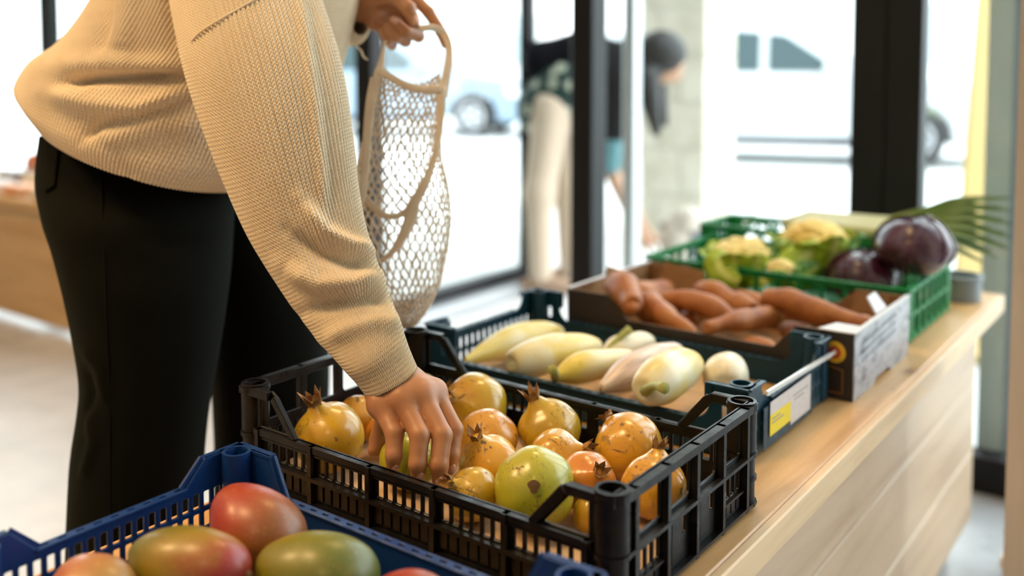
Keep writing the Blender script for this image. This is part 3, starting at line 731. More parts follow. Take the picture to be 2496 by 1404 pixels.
# ------------------------------------------------------------------ mangoes
def mango_mat(name, g, y, r, hi, sx=7.0):
    m = mat(name, g, .46, coat=.35); n = NT(m); n.b.inputs['Coat Roughness'].default_value = .26; v = n.coord('Object', rnd=False)
    se = n.n('ShaderNodeSeparateXYZ'); n.l(v, se.inputs[0])
    a = n.math('ADD', n.math('MULTIPLY', se.outputs[0], sx), n.math('MULTIPLY', n.noise(v, 14, 3), .9))
    k = n.ramp(n.math('ADD', a, .05), [(.12, r), (.42, y), (.75, g)])
    k = n.mix(n.ramp(n.noise(v, 26, 4, .6), [(.50, (0, 0, 0)), (.72, (.8,) * 3)]), k, hi)
    k = n.mix(n.ramp(n.noise(v, 420, 2), [(.66, (0, 0, 0)), (.73, (.35,) * 3)]), k, (.75, .5, .2))
    k = n.mix(n.ramp(n.noise(v, 60, 3), [(.70, (0, 0, 0)), (.76, (.5,) * 3)]), k, (.12, .06, .02))
    n.color(k); n.bump(n.noise(v, 160, 2), .06, .001); return m
def mango(u, v, lp, wp, ax, m, label, zc, seed):
    d = 0.8
    for _ in range(12): c = onz(u, v, zc); d = px([c])[0, 2]
    L = lp * d / FPX; Wd = wp * d / FPX
    root = thing('mango', label, 'mango', (c[0], c[1], c[2] - Wd * .9), 'mangoes in the blue crate')
    B_ = basis(cdir(*ax))
    V = SPH[0].copy(); zz = V[:, 2]
    W = V.copy(); W[:, 0] *= Wd * (1 + .10 * zz); W[:, 1] *= Wd * .92 * (1 + .10 * zz); W[:, 2] *= L
    W[:, 0] += .10 * Wd * (zz ** 2) ; W[:, 2] += L * .06 * np.exp(-((zz + 1) / .2) ** 2) * -1
    W *= (1 + fruit_noise(V, .04, 1.2, seed))[:, None]
    o = mk('skin', c + W @ B_, SPH[1], m, root)
    s0 = c + np.array([.12 * Wd, 0, L * .985]) @ B_; s1 = c + np.array([.12 * Wd, 0, L * 1.06]) @ B_
    V, F, _ = tube([s0, (s0 + s1) / 2, s1], [.0045, .0035, .003], 6, 10); mk('stem', V, F, M_scab, root)
MR = mango_mat('red_mango', (.22, .07, .008), (.32, .035, .008), (.32, .010, .006), (.40, .085, .012))
MG = mango_mat('green_red_mango', (.13, .13, .005), (.25, .16, .005), (.30, .025, .016), (.30, .19, .008), -8.0)
MG2 = mango_mat('green_mango', (.10, .12, .004), (.17, .16, .005), (.17, .15, .005), (.34, .21, .008))
MO = mango_mat('rosy_mango', (.30, .18, .04), (.42, .16, .055), (.40, .06, .035), (.44, .26, .10))
mango(622, 1292, 128, 104, (.80, .45, .35), MR, 'red mango in the far corner of the blue crate', T + .062, 1)
mango(466, 1376, 162, 98, (1, .02, .35), MG, 'green and red mango lying across the middle of the blue crate', T + .062, 2)
mango(772, 1398, 150, 104, (1, .12, .1), MG2, 'green mango with pale sheen at the right of the blue crate', T + .055, 3)
mango(222, 1450, 122, 100, (.8, .1, .6), MO, 'rosy orange mango at the lower left edge of the picture', T + .055, 4)
mango(1010, 1470, 100, 80, (1, .2, .3), MR, 'red mango barely showing at the bottom edge beside the blue rim', T + .050, 5)

# ------------------------------------------------------------------ pale squash
def squash_mat(name, a, b, streak=None):
    m = mat(name, a, .38, coat=.1, sss=.05); n = NT(m); v = n.coord('Object')
    k = n.ramp(n.noise(v, 13, 2, .5, .4), [(.40, a), (.58, b)])
    if streak:
        c = n.n('ShaderNodeTexCoord'); mp = n.n('ShaderNodeMapping'); mp.inputs['Scale'].default_value = (16, 1.6, 1); n.l(c.outputs['UV'], mp.inputs[0])
        k = n.mix(n.ramp(n.noise(mp.outputs[0], 2.2, 4, .6), [(.48, (0, 0, 0)), (.62, (.75,) * 3)]), k, streak)
    k = n.mix(n.ramp(n.noise(v, 70, 3), [(.70, (0, 0, 0)), (.78, (.4,) * 3)]), k, (.40, .26, .08)); n.color(k); return m
SQ_W = squash_mat('white_yellow_squash', (.86, .80, .58), (.80, .62, .16)); SQ_Y = squash_mat('yellow_squash', (.78, .60, .10), (.84, .74, .40))
SQ_P = squash_mat('pink_striped_squash', (.74, .52, .38), (.78, .60, .44), (.28, .20, .14)); SQ_C = squash_mat('cream_squash', (.86, .80, .62), (.84, .74, .50), (.80, .66, .38))
M_stem = mat('pale_green_stem', (.40, .42, .12), .6)
def squash(p, q, w_, m, label, z, prof=(.30, .78, 1, .95, .72, .25), stem=None, seed=0, bend=0.0, ridges=0):
    a = onz(*p, z); b = onz(*q, z); L = np.linalg.norm(b - a); d = px([(a + b) / 2])[0, 2]; r = w_ * 1.08 * d / FPX
    root = thing('squash', label, 'squash', ((a[0] + b[0]) / 2, (a[1] + b[1]) / 2, z - r), 'pale squash in the teal crate')
    side = np.cross((b - a) / L, UP)
    pts = [a + (b - a) * t + side * bend * math.sin(math.pi * t) + UP * .004 * math.sin(math.pi * t) for t in np.linspace(0, 1, len(prof))]
    pts = [a - (b - a) / L * r * .16] + pts + [b + (b - a) / L * r * .12]; rad = [r * .04] + [r * x for x in prof] + [r * .04]
    V, F, uv = tube(pts, rad, 40, 28, lump=.10, seed=seed, lumpf=22)
    mk('skin', V, F, m, root, uv=uv)
    if stem:
        s = onz(*stem, z + .02); e = b if np.linalg.norm(s - b) < np.linalg.norm(s - a) else a
        V, F, _ = tube([e, e * .5 + s * .5 + UP * .012, s + UP * .015], [.008, .005, .007], 10, 8); mk('stem', V, F, M_stem, root)
ZS = T + .015
squash((1135, 880), (1362, 812), 38, SQ_W, 'slim yellow and white squash at the far left of the teal crate', ZS + .030, (.22, .55, .85, 1, .95, .45), None, 1, -.010)
squash((1222, 908), (1432, 860), 43, SQ_W, 'plump white squash with yellow end beside the left rim', ZS + .034, (.65, .98, 1, .92, .78, .4), None, 2)
squash((1440, 872), (1550, 842), 30, SQ_C, 'small cream squash with a green stem at the far rim', ZS + .028, (.45, .9, 1, .95, .9, .62), (1500, 832), 3)
squash((1312, 935), (1500, 888), 36, SQ_Y, 'bright yellow squash lying in front between two pale ones', ZS + .030, (.30, .85, 1, .9, .72, .5), (1300, 946), 4)
squash((1440, 962), (1625, 878), 42, SQ_P, 'pinkish squash with grey stripes slanting across the crate', ZS + .036, (.28, .72, 1, 1, .92, .66), None, 5)
squash((1556, 980), (1672, 912), 52, SQ_W, 'large white and yellow squash at the near rim of the teal crate', ZS + .040, (.62, .96, 1, .95, .85, .52), (1600, 1006), 6)
squash((1738, 950), (1742, 905), 52, SQ_C, 'cream egg shaped squash pointing at the camera on the right', ZS + .042, (.62, .92, 1, .98, .86, .5), None, 7)

# ------------------------------------------------------------------ sweet potatoes
M_sp = mat('sweet_potato_skin', (.42, .14, .04), .55); n = NT(M_sp); v = n.coord('Object')
k = n.ramp(n.noise(v, 22, 4, .6), [(.30, (.27, .080, .016)), (.5, (.40, .135, .030)), (.72, (.48, .20, .055))])
k = n.mix(n.ramp(n.noise(v, 150, 3), [(.66, (0, 0, 0)), (.74, (.6,) * 3)]), k, (.14, .05, .02)); n.color(k); n.bump(n.noise(v, 60, 4), .25, .003)
M_cut = mat('cut_root_end', (.72, .55, .36), .7)
def potato(p, q, w_, label, z, prof=(.35, .8, 1, .95, .75, .35), bend=0, sag=0, tip=None, seed=0, dz=0):
    a = onz(*p, z); b = onz(*q, z); 
    if dz: b = P(*q, px([a])[0, 2] + dz)
    L = np.linalg.norm(b - a); d = px([(a + b) / 2])[0, 2]; r = w_ * 1.02 * d / FPX
    root = thing('sweet_potato', label, 'sweet potato', ((a[0] + b[0]) / 2, (a[1] + b[1]) / 2, z - r), 'sweet potatoes in the cardboard box')
    side = np.cross((b - a) / L, UP); nn = len(prof)
    pts = [a + (b - a) * t + side * bend * math.sin(math.pi * t * 1.3) + UP * sag * math.sin(math.pi * t * 1.5) for t in np.linspace(0, 1, nn)]
    pts = [a - (b - a) / L * r * .22] + pts + [b + (b - a) / L * r * .22]; rad = [r * .05] + [r * x for x in prof] + [r * .05]
    V, F, uv = tube(pts, rad, 34, 20, lump=.30, seed=seed, lumpf=24); mk('skin', V, F, M_sp, root)
    if tip is not None:
        e, f = (a, -1) if tip == 0 else (b, 1); dd = (b - a) / L * f
        V, F, _ = tube([e + dd * r * .1, e + dd * r * .22, e + dd * r * .30], [r * .34, r * .30, r * .08], 6, 10); mk('cut_end', V, F, M_cut, root)
PZ = T + .008
potato((1482, 700), (1510, 742), 36, 'round ended sweet potato at the far left of the box', PZ + .062, (.8, 1, 1, .9, .7, .5), 0, .004, None, 1)
potato((1520, 728), (1634, 795), 37, 'tapering sweet potato slanting down from the left corner', PZ + .058, (.6, .95, 1, .9, .65, .28), .008, .004, None, 2)
potato((1585, 722), (1672, 700), 36, 'plump sweet potato against the back wall at the left', PZ + .055, (.6, .95, 1, 1, .9, .6), 0, 0, None, 3)
potato((1680, 700), (1800, 745), 32, 'curved sweet potato lying behind the middle ones', PZ + .060, (.5, .9, 1, .92, .95, .6), .012, .006, None, 4)
potato((1622, 752), (1812, 792), 31, 'long knobbly sweet potato across the middle of the box', PZ + .058, (.7, .7, 1, 1, .85, .5), -.006, .006, None, 5)
potato((1802, 752), (2050, 812), 33, 'longest sweet potato reaching to the right wall', PZ + .066, (.75, 1, .95, .80, .75, .50), -.004, .005, None, 6)
potato((1660, 838), (1832, 800), 29, 'sweet potato with a white cut end in front', PZ + .052, (.45, .75, .95, 1, .95, .7), .006, .004, 1, 7)
potato((1812, 842), (1895, 858), 27, 'small sweet potato at the front rim of the box', PZ + .036, (.5, .9, 1, .95, .8, .4), 0, 0, None, 8)
potato((1948, 775), (1950, 728), 38, 'upright sweet potato stub in front of the cabbages', PZ + .040, (.9, 1, .95, .8, .55, .3), 0, 0, None, 9, dz=.004)
potato((1470, 775), (1590, 812), 32, 'sweet potato low along the front left rim', PZ + .038, (.5, .9, 1, 1, .9, .6), 0, 0, None, 10)
potato((1790, 722), (1862, 745), 24, 'sweet potato tip behind the long one', PZ + .052, (.5, .9, 1, .95, .8, .5), 0, 0, None, 11)
potato((2080, 800), (2116, 782), 26, 'sweet potato end by the white flap at the right wall', PZ + .060, (.5, .9, 1, 1, .8, .5), 0, 0, None, 12)
potato((1650, 800), (1700, 770), 26, 'sweet potato between the front and middle ones', PZ + .030, (.6, .9, 1, 1, .8, .5), 0, 0, None, 13)
potato((1915, 800), (2000, 840), 30, 'sweet potato at the bottom of the box under the longest one', PZ + .030, (.6, .9, 1, 1, .8, .5), 0, 0, None, 14)

# ------------------------------------------------------------------ cauliflowers
M_curd = mat('cream_curd', (.84, .66, .26), .7, sss=.05); n = NT(M_curd); n.color(n.ramp(n.noise(n.coord('Object'), 12, 4), [(.3, (.80, .54, .12)), (.7, (.90, .76, .32))])); n.bump(n.noise(n.coord('Object'), 240, 3), .5, .003)
def leafmat(name, a, b, rib):
    m = mat(name, a, .5); n = NT(m); v = n.coord('Object'); c = n.n('ShaderNodeTexCoord'); se = n.n('ShaderNodeSeparateXYZ'); n.l(c.outputs['UV'], se.inputs[0])
    k = n.ramp(n.noise(v, 25, 3), [(.3, a), (.7, b)])
    dd = n.math('ABSOLUTE', n.math('SUBTRACT', se.outputs[0], .5))
    k = n.mix(n.ramp(dd, [(.06, (1, 1, 1)), (.17, (0, 0, 0))]), k, rib)
    wv = n.math('SINE', n.math('ADD', n.math('MULTIPLY', se.outputs[1], 60), n.math('MULTIPLY', dd, -50)))
    k = n.mix(n.ramp(wv, [(.92, (0, 0, 0)), (.99, (.25,) * 3)]), k, rib); n.color(k); return m
M_leafA = leafmat('light_green_leaf', (.26, .40, .010), (.42, .54, .02), (.60, .66, .16)); M_leafB = leafmat('deep_green_leaf', (.05, .20, .008), (.12, .30, .012), (.42, .56, .10))
def leaf(pts, width, nrm, m, parent, seed=0, cup=.25, name='leaf', prof=(.35, .62, .95, 1, .8, .3), ruffle=.10):
    nv, nu = 22, 11; path = catmull(pts, nv); wd = catmull(np.c_[prof, prof, prof], nv)[:, 0] * width
    t = np.gradient(path, axis=0); t /= np.linalg.norm(t, axis=1)[:, None]; V = []; uv = []
    for i in range(nv):
        s = np.cross(t[i], nrm); s /= np.linalg.norm(s); q = np.cross(s, t[i])
        for j in range(nu):
            x = (j / (nu - 1) - .5) * 2
            V.append(path[i] + s * x * wd[i] + q * (cup * wd[i] * x * x + ruffle * wd[i] * abs(x) * math.sin(i * 1.1 + seed + (1.3 if x > 0 else 0)))); uv.append([(x + 1) / 2, i / (nv - 1)])
    F = [[i * nu + j, i * nu + j + 1, (i + 1) * nu + j + 1, (i + 1) * nu + j] for i in range(nv - 1) for j in range(nu - 1)]
    return solid(mk(name, V, F, m, parent, uv=uv), .0022)
def cauliflower(u, v, rp, zc, label, seed, nleaf=9):
    c = onz(u, v, zc); d = px([c])[0, 2]; r = rp * d / FPX; q = random.Random(seed)
    root = thing('cauliflower', label, 'cauliflower', (c[0], c[1], zc - r * .8), 'cauliflowers in the green crate')
    bm = bmesh.new(); bmesh.ops.create_icosphere(bm, subdivisions=5, radius=1); V = np.array([x.co for x in bm.verts]); F = [[x.index for x in f.verts] for f in bm.faces]; bm.free()
    k = np.arange(90) + .5; a = np.arccos(1 - 2 * k / 90); b = np.pi * (1 + 5 ** .5) * k; pts = np.c_[np.cos(b) * np.sin(a), np.sin(b) * np.sin(a), np.cos(a)] + RNG.normal(0, .05, (90, 3)); pts /= np.linalg.norm(pts, axis=1)[:, None]
    ang = np.arccos(np.clip((V @ pts.T).max(1), -1, 1)); bump = np.sqrt(np.clip(1 - (ang / .22) ** 2, 0, 1)) * .10
    rad = (.90 + bump) * (1 + fruit_noise(V, .10, 1.6, seed)); W = V * rad[:, None] * r * [1, 1, .78]
    mk('curd', c + W, F, M_curd, root)
    for i in range(nleaf):
        a = 2 * math.pi * i / nleaf + q.uniform(-.15, .15); e = np.array([math.cos(a), math.sin(a), 0]); h = q.uniform(.05, .45)
        p = [c - UP * r * .85 + e * r * .35, c - UP * r * .55 + e * r * .9, c - UP * r * .05 + e * r * 1.08, c + UP * r * (.10 + .35 * h) + e * r * 1.16, c + UP * r * (.18 + .75 * h) + e * r * q.uniform(1.0, 1.45)]
        leaf(p, r * q.uniform(.42, .55), -e, M_leafA if i % 3 else M_leafB, root, i, .22)
    return c, r, root
GZ = T + .10
ca = cauliflower(1806, 636, 76, GZ - .004, 'cauliflower at the left of the green crate, loosely wrapped in leaves', 3)
cb2 = cauliflower(1990, 602, 86, GZ + .020, 'larger cauliflower behind, between the left one and the cabbages', 5)
cc = cauliflower(1905, 660, 38, GZ - .006, 'small cauliflower floret head in front with broad ribbed leaves', 8, 5)
for i, (pp, w_, m) in enumerate([([(1890, 694), (1918, 668), (1955, 635), (1995, 596)], .036, M_leafA), ([(1868, 694), (1852, 674), (1830, 654), (1806, 640)], .030, M_leafA), ([(1918, 694), (1950, 680), (1980, 662), (2006, 640)], .030, M_leafB), ([(1800, 690), (1772, 672), (1752, 645), (1760, 610)], .030, M_leafA)]):
    dd = px([[-.75, 1.80, GZ]])[0, 2] - .045
    leaf([P(u_, v_, dd + .02 * j) for j, (u_, v_) in enumerate(pp)], w_, -FWD, m, cc[2], i, -.25, ruffle=.06)

# ------------------------------------------------------------------ red cabbages
M_cab = mat('red_cabbage', (.040, .010, .022), .26, coat=.35); n = NT(M_cab); v = n.coord('Object')
k = n.ramp(n.noise(v, 9, 4), [(.3, (.022, .006, .014)), (.6, (.070, .014, .034)), (.8, (.10, .04, .07))])
vo = n.n('ShaderNodeTexVoronoi', feature='DISTANCE_TO_EDGE'); vo.inputs['Scale'].default_value = 16; n.l(n.coord('Object', (1, 1, .5)), vo.inputs['Vector'])
k = n.mix(n.ramp(vo.outputs[0], [(.0, (.30,) * 3), (.05, (0, 0, 0))]), k, (.28, .16, .24)); n.color(k); n.bump(n.noise(v, 30, 3), .25, .006)
def cabbage(u, v, rx, ry, zc, label, seed):
    c = onz(u, v, zc); d = px([c])[0, 2]; r = rx * d / FPX
    root = thing('red_cabbage', label, 'cabbage', (c[0], c[1], zc - r * ry), 'red cabbages in the green crate')
    V = SPH[0].copy(); rad = 1 + fruit_noise(V, .10, 1.3, seed) ; W = V * rad[:, None] * r * [1, 1, ry]
    mk('heart', c + W, SPH[1], M_cab, root)
    q = random.Random(seed)
    for i in range(5):                                     # wrapped outer leaves
        a = q.uniform(0, 2 * math.pi) if i > 1 else (-1.0 + 1.2 * i); e = np.array([math.cos(a), math.sin(a), 0]); s_ = np.array([-e[1], e[0], 0]); VV = []; nn = 15
        for y in np.linspace(-.5, 1.25, nn):
            for x in np.linspace(-.75, .75, nn):
                w_ = x * (1 - .35 * max(0, y) ** 2); dr = e * math.cos(y) * math.cos(w_) + s_ * math.sin(w_) * math.cos(y) + UP * math.sin(y)
                lift = 1.02 + .012 * i + .05 * max(0, abs(x) - .45) + .05 * max(0, y - .8)
                rr = 1 + mnoise.noise(Vector(dr * 1.3 + np.array([seed * 3.7] * 3))) * .10
                VV.append(c + dr * r * rr * lift * np.array([1, 1, ry]))
        FF = [[a_ * nn + b_, a_ * nn + b_ + 1, (a_ + 1) * nn + b_ + 1, (a_ + 1) * nn + b_] for a_ in range(nn - 1) for b_ in range(nn - 1)]
        solid(mk('outer_leaf', VV, FF, M_cab, root), .002)
cabbage(2226, 618, 88, .80, GZ + .040, 'round purple red cabbage resting highest at the right of the green crate', 4)
cabbage(2110, 672, 84, .82, GZ - .014, 'purple red cabbage in front, lower beside the box flap', 9)

# ------------------------------------------------------------------ leeks
M_leekw = mat('leek_white', (.62, .62, .36), .45)
M_leek = mat('leek_green', (.06, .13, .03), .45); n = NT(M_leek); c_ = n.n('ShaderNodeTexCoord'); se = n.n('ShaderNodeSeparateXYZ'); n.l(c_.outputs['UV'], se.inputs[0])
n.color(n.mix(n.ramp(n.noise(n.coord('UV', (30, 1.2, 1), rnd=True), 3, 2), [(.35, (0, 0, 0)), (.7, (.7,) * 3)]), n.ramp(se.outputs[1], [(.0, (.45, .48, .14)), (.3, (.14, .24, .03)), (1, (.045, .11, .025))]), (.20, .28, .10)))
def leek(i, tips, label):
    """leeks lie side by side across the far crate, each in its own lane"""
    y = 2.108 + .0365 * i; a = np.array([-.80, y, T + .137]); b = np.array([-.585, y, T + .138])
    root = thing('leek', label, 'leek', (a[0], a[1], T + .122), 'leeks at the far end of the table')
    V, F, uv = tube([a, a * .5 + b * .5, b], [.0135, .0135, .0145], 12, 14); mk('shank', V, F, M_leekw, root, uv=uv)
    for j, (u, v) in enumerate(tips):
        e = onY(u, v, y + .003 * (j - 1)); mid = b + (e - b) * .55 + UP * .018
        leaf([b - [.03, 0, 0], b + (e - b) * .25 + UP * .010, mid, e], .0140, UP * .6 - FWD * .8, M_leek, root, j, .35, 'leaf_blade', (.8, 1, .95, .8, .5, .12), .02)
leek(4, [(2462, 482), (2440, 505), (2420, 530)], 'leek with its leaves rising highest towards the column')
leek(3, [(2466, 512), (2445, 536), (2415, 556)], 'leek lying second from the far edge of the crate')
leek(2, [(2468, 545), (2448, 568), (2420, 586)], 'leek in the middle of the bundle with dark wide leaves')
leek(1, [(2466, 578), (2446, 598), (2418, 612)], 'leek second nearest to the purple cabbage')
leek(0, [(2458, 606), (2430, 628), (2398, 640)], 'leek nearest the cabbage with a leaf drooping over the grey pot')
M_grey = mat('grey_plastic', (.22, .25, .27), .5)
g0 = np.array([-.445, 2.185, T])
gp = thing('grey_pot', 'grey plastic pot under the leek leaves at the table corner', 'pot', tuple(g0)); b = MB(); b.ring((g0[0], g0[1]), .036, .040, T + .001, T + .046, 24); b.ring((g0[0], g0[1]), .036, .044, T + .046, T + .054, 24); b.ring((g0[0], g0[1]), .001, .038, T + .001, T + .004, 24)
flat(b.build('body', M_grey, gp, True))
# ================================================================== the shopper
M_skin = mat('warm_brown_skin', (.40, .175, .075), .42, sss=.08); n = NT(M_skin); v = n.coord('Object', rnd=False)
n.color(n.ramp(n.noise(v, 30, 4), [(.3, (.36, .150, .062)), (.7, (.45, .205, .092))])); n.bump(n.noise(v, 420, 3), .10, .0008)
M_nail = mat('finger_nail', (.66, .36, .26), .25, coat=.3)
def knit(name, sv):
    m = mat(name, (.80, .66, .47), .92, spec=.15, sheen=.35); m.node_tree.nodes['Principled BSDF'].inputs['Sheen Roughness'].default_value = .5
    n = NT(m); c = n.n('ShaderNodeTexCoord'); se = n.n('ShaderNodeSeparateXYZ'); n.l(c.outputs['UV'], se.inputs[0])
    fr = n.math('ABSOLUTE', n.math('SUBTRACT', n.math('FRACT', se.outputs[0]), .5))            # across one rib
    ch = n.math('FRACT', n.math('ADD', n.math('MULTIPLY', se.outputs[1], sv), n.math('MULTIPLY', fr, 1.4)))   # stitch chevrons
    st = n.math('ABSOLUTE', n.math('SUBTRACT', ch, .5))
    n.bump(n.math('ADD', n.math('MULTIPLY', st, .9), n.math('MULTIPLY', n.noise(n.coord('Object', rnd=False), 700, 2), .25)), .75, .0026)
    n.color(n.ramp(n.noise(n.coord('Object', rnd=False), 20, 3), [(.3, (.77, .63, .44)), (.7, (.82, .69, .50))])); return m
M_knit = knit('cream_rib_knit', 210.0)
M_trouser = mat('dark_olive_twill', (.0032, .0034, .0022), .9, spec=.08, sheen=.03); n = NT(M_trouser); n.bump(n.noise(n.coord('Object', (1, 1, 1), rnd=False), 900, 2), .12, .0006)
M_trouser.node_tree.nodes['Principled BSDF'].inputs['Sheen Tint'].default_value = (.35, .40, .25, 1)
M_hair = mat('dark_hair', (.006, .005, .005), .5)

def pxfold(V, poly, width, amp):
    """ridge (+) or crease (-) that follows a drawn line, as a factor per vertex"""
    q = px(V)[:, :2]; poly = np.asarray(poly, float); best = np.full(len(V), 1e9); tt = np.zeros(len(V)); L = len(poly) - 1
    for i in range(L):
        a, b = poly[i], poly[i + 1]; ab = b - a; t = np.clip(((q - a) @ ab) / (ab @ ab), 0, 1); d = np.linalg.norm(q - a - t[:, None] * ab, axis=1)
        k = d < best; best[k] = d[k]; tt[k] = (i + t[k]) / L
    fade = np.clip(np.sin(np.pi * np.clip(tt, .04, .96)) * 1.8, 0, 1)
    return amp * np.exp(-(best / width) ** 2) * fade
def garment(rings, nv, nu, ribs, amp, folds, near_only=True, lip=True, wob=0.0, seed=0, phase=0.0, vlen=None):
    """rings: (centre, A, B) ; surface = c + A cos + B sin ; returns verts, faces, uv"""
    C = catmull([r[0] for r in rings], nv); A = catmull([r[1] for r in rings], nv); B = catmull([r[2] for r in rings], nv)
    a = np.linspace(0, 2 * math.pi, nu, endpoint=False)
    D = A[:, None, :] * np.cos(a)[None, :, None] + B[:, None, :] * np.sin(a)[None, :, None]
    V = C[:, None, :] + D
    du = np.roll(V, -1, 1) - np.roll(V, 1, 1); dv = np.gradient(V, axis=0); N = np.cross(du, dv); N /= np.linalg.norm(N, axis=2)[:, :, None] + 1e-12
    if (N * D).sum() < 0: N = -N
    flat_ = V.reshape(-1, 3); h = np.zeros(len(flat_)); near = ((N.reshape(-1, 3) @ FWD) < .12)
    for poly, w_, am in folds: h += pxfold(flat_, poly, w_, am) * (near if near_only else 1)
    if wob: h += wave_noise(flat_, 22., seed) * wob
    # constant-width ribs: follow arc length so that the ribs keep even spacing
    seg = np.linalg.norm(np.roll(V, -1, 1) - V, axis=2); arc = np.cumsum(seg, 1) - seg; frac = arc / seg.sum(1)[:, None]
    ribp = frac * ribs + phase
    h = h.reshape(nv, nu) + amp * (np.abs(np.cos(math.pi * ribp)) ** .7)
    V = V + N * h[:, :, None]
    ln = np.cumsum(np.r_[0, np.linalg.norm(np.diff(C, axis=0), axis=1)])
    uv = np.stack([ribp + .5, np.repeat(ln[:, None], nu, 1)], 2)
    VV = V; UV = uv
    if lip:                                               # turned-in edge at the start ring
        in1 = V[0] - N[0] * .004; in2 = V[min(6, nv - 1)] - N[min(6, nv - 1)] * .006
        VV = np.concatenate([in2[None], in1[None], V]); UV = np.concatenate([uv[6:7], uv[0:1], uv])
    m = len(VV)
    ii, jj = np.meshgrid(np.arange(m - 1), np.arange(nu), indexing='ij'); ii = ii.ravel(); jj = jj.ravel(); j1 = (jj + 1) % nu
    F = np.stack([ii * nu + jj, ii * nu + j1, (ii + 1) * nu + j1, (ii + 1) * nu + jj], 1)
    return VV.reshape(-1, 3), F, UV.reshape(-1, 2)
def pring(back, front, d, half, tilt=0.0, dfront=0.0):
    a = P(*back, d); b = P(*front, d + dfront); return ((a + b) / 2, (b - a) / 2, FWD * half + UP * tilt)
def sring(c, hw, ang, d, k=.85):
    """sleeve ring: centre pixel, half width in pixels, direction of the width on screen (deg), depth"""
    cc = P(*c, d); s = d / FPX; a = math.radians(ang); w_ = (RIGHT * math.cos(a) - UP * math.sin(a)) * hw * s
    return (cc, w_, FWD * hw * s * k)

hipc = P(330, 450, 1.40)
person = thing('person', 'shopper in cream ribbed sweater and dark trousers leaning over the crates', 'person', (hipc[0], hipc[1], 0))
DT = 1.42
torso = [pring((124, 258), (640, 446), DT, .180, .018), pring((86, 222), (690, 425), DT, .186, .014), pring((70, 196), (735, 390), DT, .185, .010), pring((105, 150), (785, 250), DT, .188), pring((165, 112), (822, 165), DT, .190),
         pring((215, 60), (850, 70), DT, .192), pring((258, 0), (872, -20), DT, .195), pring((330, -110), (885, -140), DT, .20), pring((430, -215), (870, -235), DT, .19), pring((540, -290), (850, -285), DT, .13), pring((640, -325), (830, -310), DT, .07)]
tf = [([(150, 205), (230, 193), (330, 189), (480, 186)], 13, -.022), ([(120, 170), (230, 160), (340, 160), (480, 160)], 24, .010),
      ([(110, 225), (230, 252), (340, 262), (480, 215)], 26, .016), ([(200, 345), (250, 305), (340, 285), (480, 232)], 13, -.010), ([(230, 350), (300, 330), (400, 300), (520, 300)], 30, .008),
      ([(270, -40), (262, 60), (235, 140)], 16, -.009), ([(330, -40), (310, 60), (300, 130)], 24, .007), ([(410, -30), (420, 60), (440, 120)], 14, -.006), ([(330, 440), (300, 400), (270, 340)], 18, -.004)]
V, F, uv = garment(torso, 150, 228 * 6, 228, .0030, tf, wob=.003, seed=3)
sweater = mk('sweater', V, F, M_knit, person, uv=uv); tag(sweater, 'cream rib knit sweater')
# near sleeve
slv = [sring((953, 930), 70, -27, 1.074, 1.10), sring((932, 893), 76, -29, 1.076, 1.05), sring((908, 852), 86, -31, 1.078, 1.0), sring((862, 772), 103, -33, 1.095), sring((818, 692), 116, -34, 1.110), sring((778, 610), 126, -30, 1.120),
       sring((738, 510), 142, -24, 1.128), sring((703, 390), 158, -17, 1.135), sring((672, 270), 172, -12, 1.145), sring((640, 150), 178, -10, 1.160), sring((606, 30), 172, -14, 1.185), sring((575, -90), 165, -22, 1.22), sring((560, -190), 140, -30, 1.27), sring((570, -255), 90, -40, 1.32)]
sf = [([(730, 480), (790, 560), (850, 596), (905, 612)], 17, .012), ([(700, 560), (780, 622), (850, 640), (915, 640)], 17, -.013), ([(690, 640), (780, 690), (860, 690), (925, 668)], 24, .012),
      ([(740, 760), (820, 742), (890, 726), (960, 730)], 16, -.010), ([(780, 830), (850, 800), (920, 780), (980, 790)], 22, .006),
      ([(715, -60), (738, 80), (762, 250), (782, 420), (790, 540)], 14, .005), ([(745, -60), (768, 80), (792, 250), (806, 420), (812, 540)], 14, -.003)]
V, F, uv = garment(slv, 210, 94 * 7, 94, .0030, sf, wob=.003, seed=8)
sleeve = mk('sleeve', V, F, M_knit, sweater, uv=uv)
# seam where the sleeve is set in
seam_px = [(436, 96), (455, 78), (500, 48), (545, 20), (600, -10)]
# far sleeve with its hanging cuff
def cring(c, d, a, b): return (P(*c, d), -UP * a, FWD * b * .9 + RIGHT * b * .55)
s2 = [cring((882, 42), 1.470, .030, .026), cring((868, 50), 1.478, .037, .032), cring((838, 44), 1.492, .042, .038), cring((800, 10), 1.51, .046, .042), cring((752, -60), 1.54, .052, .048), cring((700, -150), 1.57, .058, .054), cring((680, -230), 1.57, .045, .045)]
V, F, uv = garment(s2, 90, 52 * 6, 52, .0022, [], wob=.004, seed=5)
mk('sleeve', V, F, M_knit, sweater, uv=uv)
V, F, _ = tube([P(868, 112, 1.44), P(880, 124, 1.44), P(886, 138, 1.44), P(896, 146, 1.44)], [.0016, .0016, .0015, .001], 12, 6); mk('yarn_end', V, F, M_knit, sweater)
# neck rib
nk = pring((640, -325), (830, -310), DT, .07)
V, F, uv = garment([nk, (nk[0] + UP * .02 + RIGHT * .008, nk[1] * .95, nk[2] * .95), (nk[0] + UP * .04 + RIGHT * .016, nk[1] * .92, nk[2] * .92)], 14, 40 * 6, 40, .002, [], lip=True); mk('neck_rib', V, F, M_knit, sweater, uv=uv)

